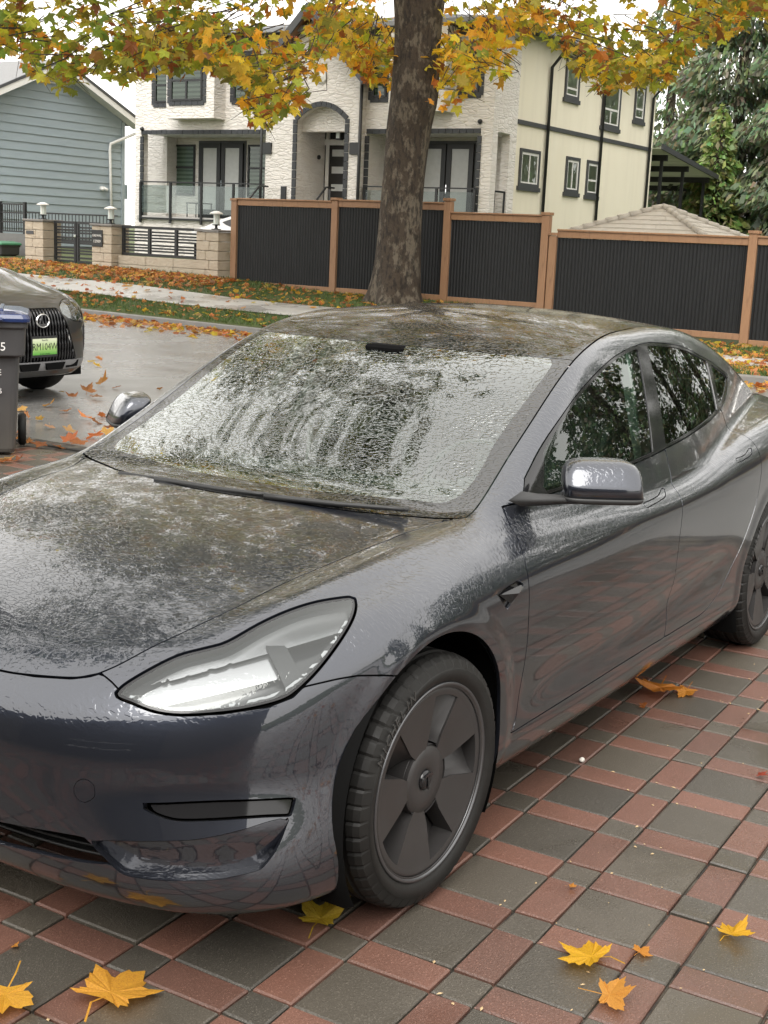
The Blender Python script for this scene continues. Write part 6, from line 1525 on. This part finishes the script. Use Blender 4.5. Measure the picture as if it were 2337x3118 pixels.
for sz,s in vis:
    c,nm=pickF(fq,s[3],.098,.08)
    if s[1]>-15 and fq.random()<.25: c=jit(fq,(.66,.42,.05)); nm='yellow'
    if done<N_IND and sz<0:
        x,y=s[0],s[1]
        if x>-14.6: l_,g_=nm+' leaf on the wet road edge '+along(y),'leaves along the far kerb'
        elif x>-16.1: l_,g_=nm+' leaf on the green verge '+along(y),'leaves on the grass verge'
        elif x>-17.65: l_,g_=nm+' leaf on the pale sidewalk '+along(y),'leaves on the sidewalk'
        else: l_,g_=nm+' leaf on the lawn strip '+along(y),'leaves on the lawn'
        drop((s[0],s[1],s[2]),s[3],c,l_,tilt=.35,group=g_,lift=s[3]*.15); done+=1
    else:
        M_=Matrix.Translation((s[0],s[1],s[2]+s[3]*.18))@rnd_rot(fq,.38)@Matrix.Diagonal((s[3],)*3+(1,)); lit.add(LBANKS[fq.randrange(8)],M_,c)
lit.build('leaf_litter',None,kind='stuff')
# ---------------------------------------------------------------- grass blades on verge and lawn
m=NT('grass_blade'); ge=m.n('NewGeometry'); c=m.mix(ge.outputs['Random Per Island'],(.035,.075,.012),(.10,.15,.03)); m.set(Base_Color=c,Roughness=.6); GRASS=m.m
gq=np.random.default_rng(3); n=60000; Y=gq.uniform(-30,2.5,n); X=np.where(gq.random(n)<.5,gq.uniform(-16.1,-14.76,n),gq.uniform(-20.25,-17.66,n)); Z=lawn_z(X,Y)-.01
a=gq.uniform(0,6.28,n); w=gq.uniform(.006,.012,n); h=gq.uniform(.035,.085,n); lx,ly=gq.normal(0,.025,n),gq.normal(0,.025,n)
V=np.stack([np.c_[X-w*np.cos(a),Y-w*np.sin(a),Z],np.c_[X+w*np.cos(a),Y+w*np.sin(a),Z],np.c_[X+lx,Y+ly,Z+h]],1).reshape(-1,3)
obj('grass',mesh_np(V,np.arange(3*n).reshape(-1,3)),GRASS,kind='stuff')
mo=MB(); 
peb=empty('pebble',(*gnd(1256,1646)[:2],.008),label='small white pebble in the paver joint beside the front door of the grey saloon',cat='pebble')
mb=MB(); Vp,Fp=superell((0,0,0),((1,0,0),(0,1,0),(0,0,1)),(.012,.009,.008),2.2,6); mb.add(Vp,Fp,0,True); mb.build('stone',simple('pale_stone',(.62,.58,.52),.6),peb)
db_=MB(); dq=random.Random(8)
for k in range(900):
    x,y=dq.uniform(-3.5,2.4),dq.uniform(-.6,4.2)
    if -3.6<x<.75 and y<.95: continue
    if dq.random()<.55:
        u_=((Vector((x,y,0))-Vector((GX,GY,0))).dot(UU))/PP; u_=(round(u_) if dq.random()<.5 else math.floor(u_)+PW/PP)*PP
        v_=(Vector((x,y,0))-Vector((GX,GY,0))).dot(VV); q_=Vector((GX,GY,0))+UU*u_+VV*v_; x,y=q_.x+dq.gauss(0,.002),q_.y+dq.gauss(0,.002)
    s_=dq.uniform(.0015,.0042); a_=dq.uniform(0,6.28); e_=dq.uniform(1,2.6)
    c_,n_=math.cos(a_)*s_,math.sin(a_)*s_
    db_.add([(x-c_*e_,y-n_*e_,.001),(x+n_,y-c_,.0015),(x+c_*e_,y+n_*e_,.001),(x-n_,y+c_,.0015),(x,y,.002+s_*.6)],[(0,1,4),(1,2,4),(2,3,4),(3,0,4)],dq.randrange(3))
db_.build('grit',[simple('straw_grit',(.42,.30,.16),.7),simple('pale_grit',(.48,.44,.38),.7),simple('brown_grit',(.16,.09,.05),.7)],None,kind='stuff')
# ---------------------------------------------------------------- conifers behind the house
def conifer(loc,H_,r0,cols,label,seed,n,droop=.5,group='conifers behind the white house',z0f=.02):
    q=np.random.default_rng(seed); t=empty('conifer_tree',loc,label=label,cat='tree',group=group)
    mb=MB(); mb.tube([(0,0,0),(0,0,H_*.5),(0,0,H_*.97)],[.35,.22,.03],8); mb.build('trunk',BARK,t)
    V=[];F=[];C=[];b=0
    for k in range(n):
        f=z0f+(1-z0f)*(1-math.sqrt(q.random()))*1.0; f=min(f,.99)
        R_=r0*(1-f)**.8*(.82+.18*math.sin(9*f*6.28+seed)); a=q.uniform(0,6.28); rad=R_*math.sqrt(q.uniform(.25,1)); z=H_*f
        tip=Vector((math.cos(a)*rad,math.sin(a)*rad,z-droop*rad*.45))
        L=q.uniform(.22,.5)*(.65+.35*(1-f)); d=Vector((math.cos(a+q.normal(0,.5)),math.sin(a+q.normal(0,.5)),-droop*q.uniform(.3,1.5))).normalized()
        s=d.cross(Vector((0,0,1))).normalized()*L*q.uniform(.10,.2); s=s+Vector((0,0,q.normal(0,.08)))
        P=[tip-d*L*.5,tip+s,tip+d*L*.6,tip-s]
        c=cols[q.integers(len(cols))]; c=[x*q.uniform(.7,1.25) for x in c]
        V+=[tuple(p) for p in P]; F.append([b,b+1,b+2,b+3]); C+=[(*c,1)]*4; b+=4
    me=mesh_np(V,F); at_=me.color_attributes.new('col','FLOAT_COLOR','POINT'); at_.data.foreach_set('color',np.array(C).ravel()); obj('crown',me,NEEDLE,t); return t
m=NT('needle_foliage'); a=m.n('Attribute',attribute_name='col'); m.set(Base_Color=a.outputs['Color'],Roughness=.7); tr=m.n('BsdfTranslucent'); m.l(a.outputs['Color'],tr.inputs['Color']); mx=m.n('MixShader'); mx.inputs[0].default_value=.25; m.l(m.b.outputs[0],mx.inputs[1]); m.l(tr.outputs[0],mx.inputs[2]); m.l(mx.outputs[0],m.o.inputs['Surface']); NEEDLE=m.m
DK=[(.15,.185,.10),(.19,.225,.125),(.115,.145,.08)]; LT=[(.20,.27,.08),(.25,.32,.11),(.15,.21,.07)]; MD=[(.19,.24,.13),(.16,.20,.11),(.23,.28,.15)]
conifer((-52,-15.5,.8),19,4.6,DK,'tall dark drooping conifer nearest the corner of the white house',1,26000,.9)
conifer((-50,-11.5,.8),21,4.6,DK,'tall dark conifer behind the middle of the patio cover',2,26000,1.0)
conifer((-47,-7.2,.7),20,4.4,MD,'broad mid green conifer at the right edge above the fence',3,26000,.9)
conifer((-56,-20,.9),15,4.0,MD,'conifer partly hidden behind the white house rear corner',4,10000,.7)
conifer((-55,-13.0,.7),11,2.8,LT,'young yellow green cedar well behind the patio cover',5,9000,.5)
conifer((-40,-4.8,.6),9.5,3.0,LT,'yellow green cedar at the right edge behind the cedar fence',6,12000,.5)
conifer((-46,-3.0,.6),16,4.2,MD,'mid green conifer outside the right edge of the fence',7,12000,.8)
conifer((-48.5,-15.0,.8),6.5,2.2,LT,'small feathery cedar beside the house rear wall',8,6000,.4)
conifer((-53.5,-58,.5),11.8,3.2,MD,'distant conifer top above the blue sided house ridge',9,2400,.6,group=None)
conifer((-57,-59,.5),11,3.2,MD,'second distant conifer behind the blue sided house roof',10,2000,.6,group=None)
for i,(x,y,h_) in enumerate(((-38,1.5,17),(-34,5,18),(-36,9,19),(-31,12.5,17),(-35,16,20),(-30,19.5,18),(-34,23.5,19),(-28,27,18),(-33,31,19),(-24,36,18))):  # unseen row added to darken reflections in the side windows
    conifer((x,y,.3),h_,4.6,DK,'unseen dark evergreen of the row added beyond the fence, outside the right frame edge',30+i,11000,.5,group='evergreens beyond the right frame edge',z0f=.0)
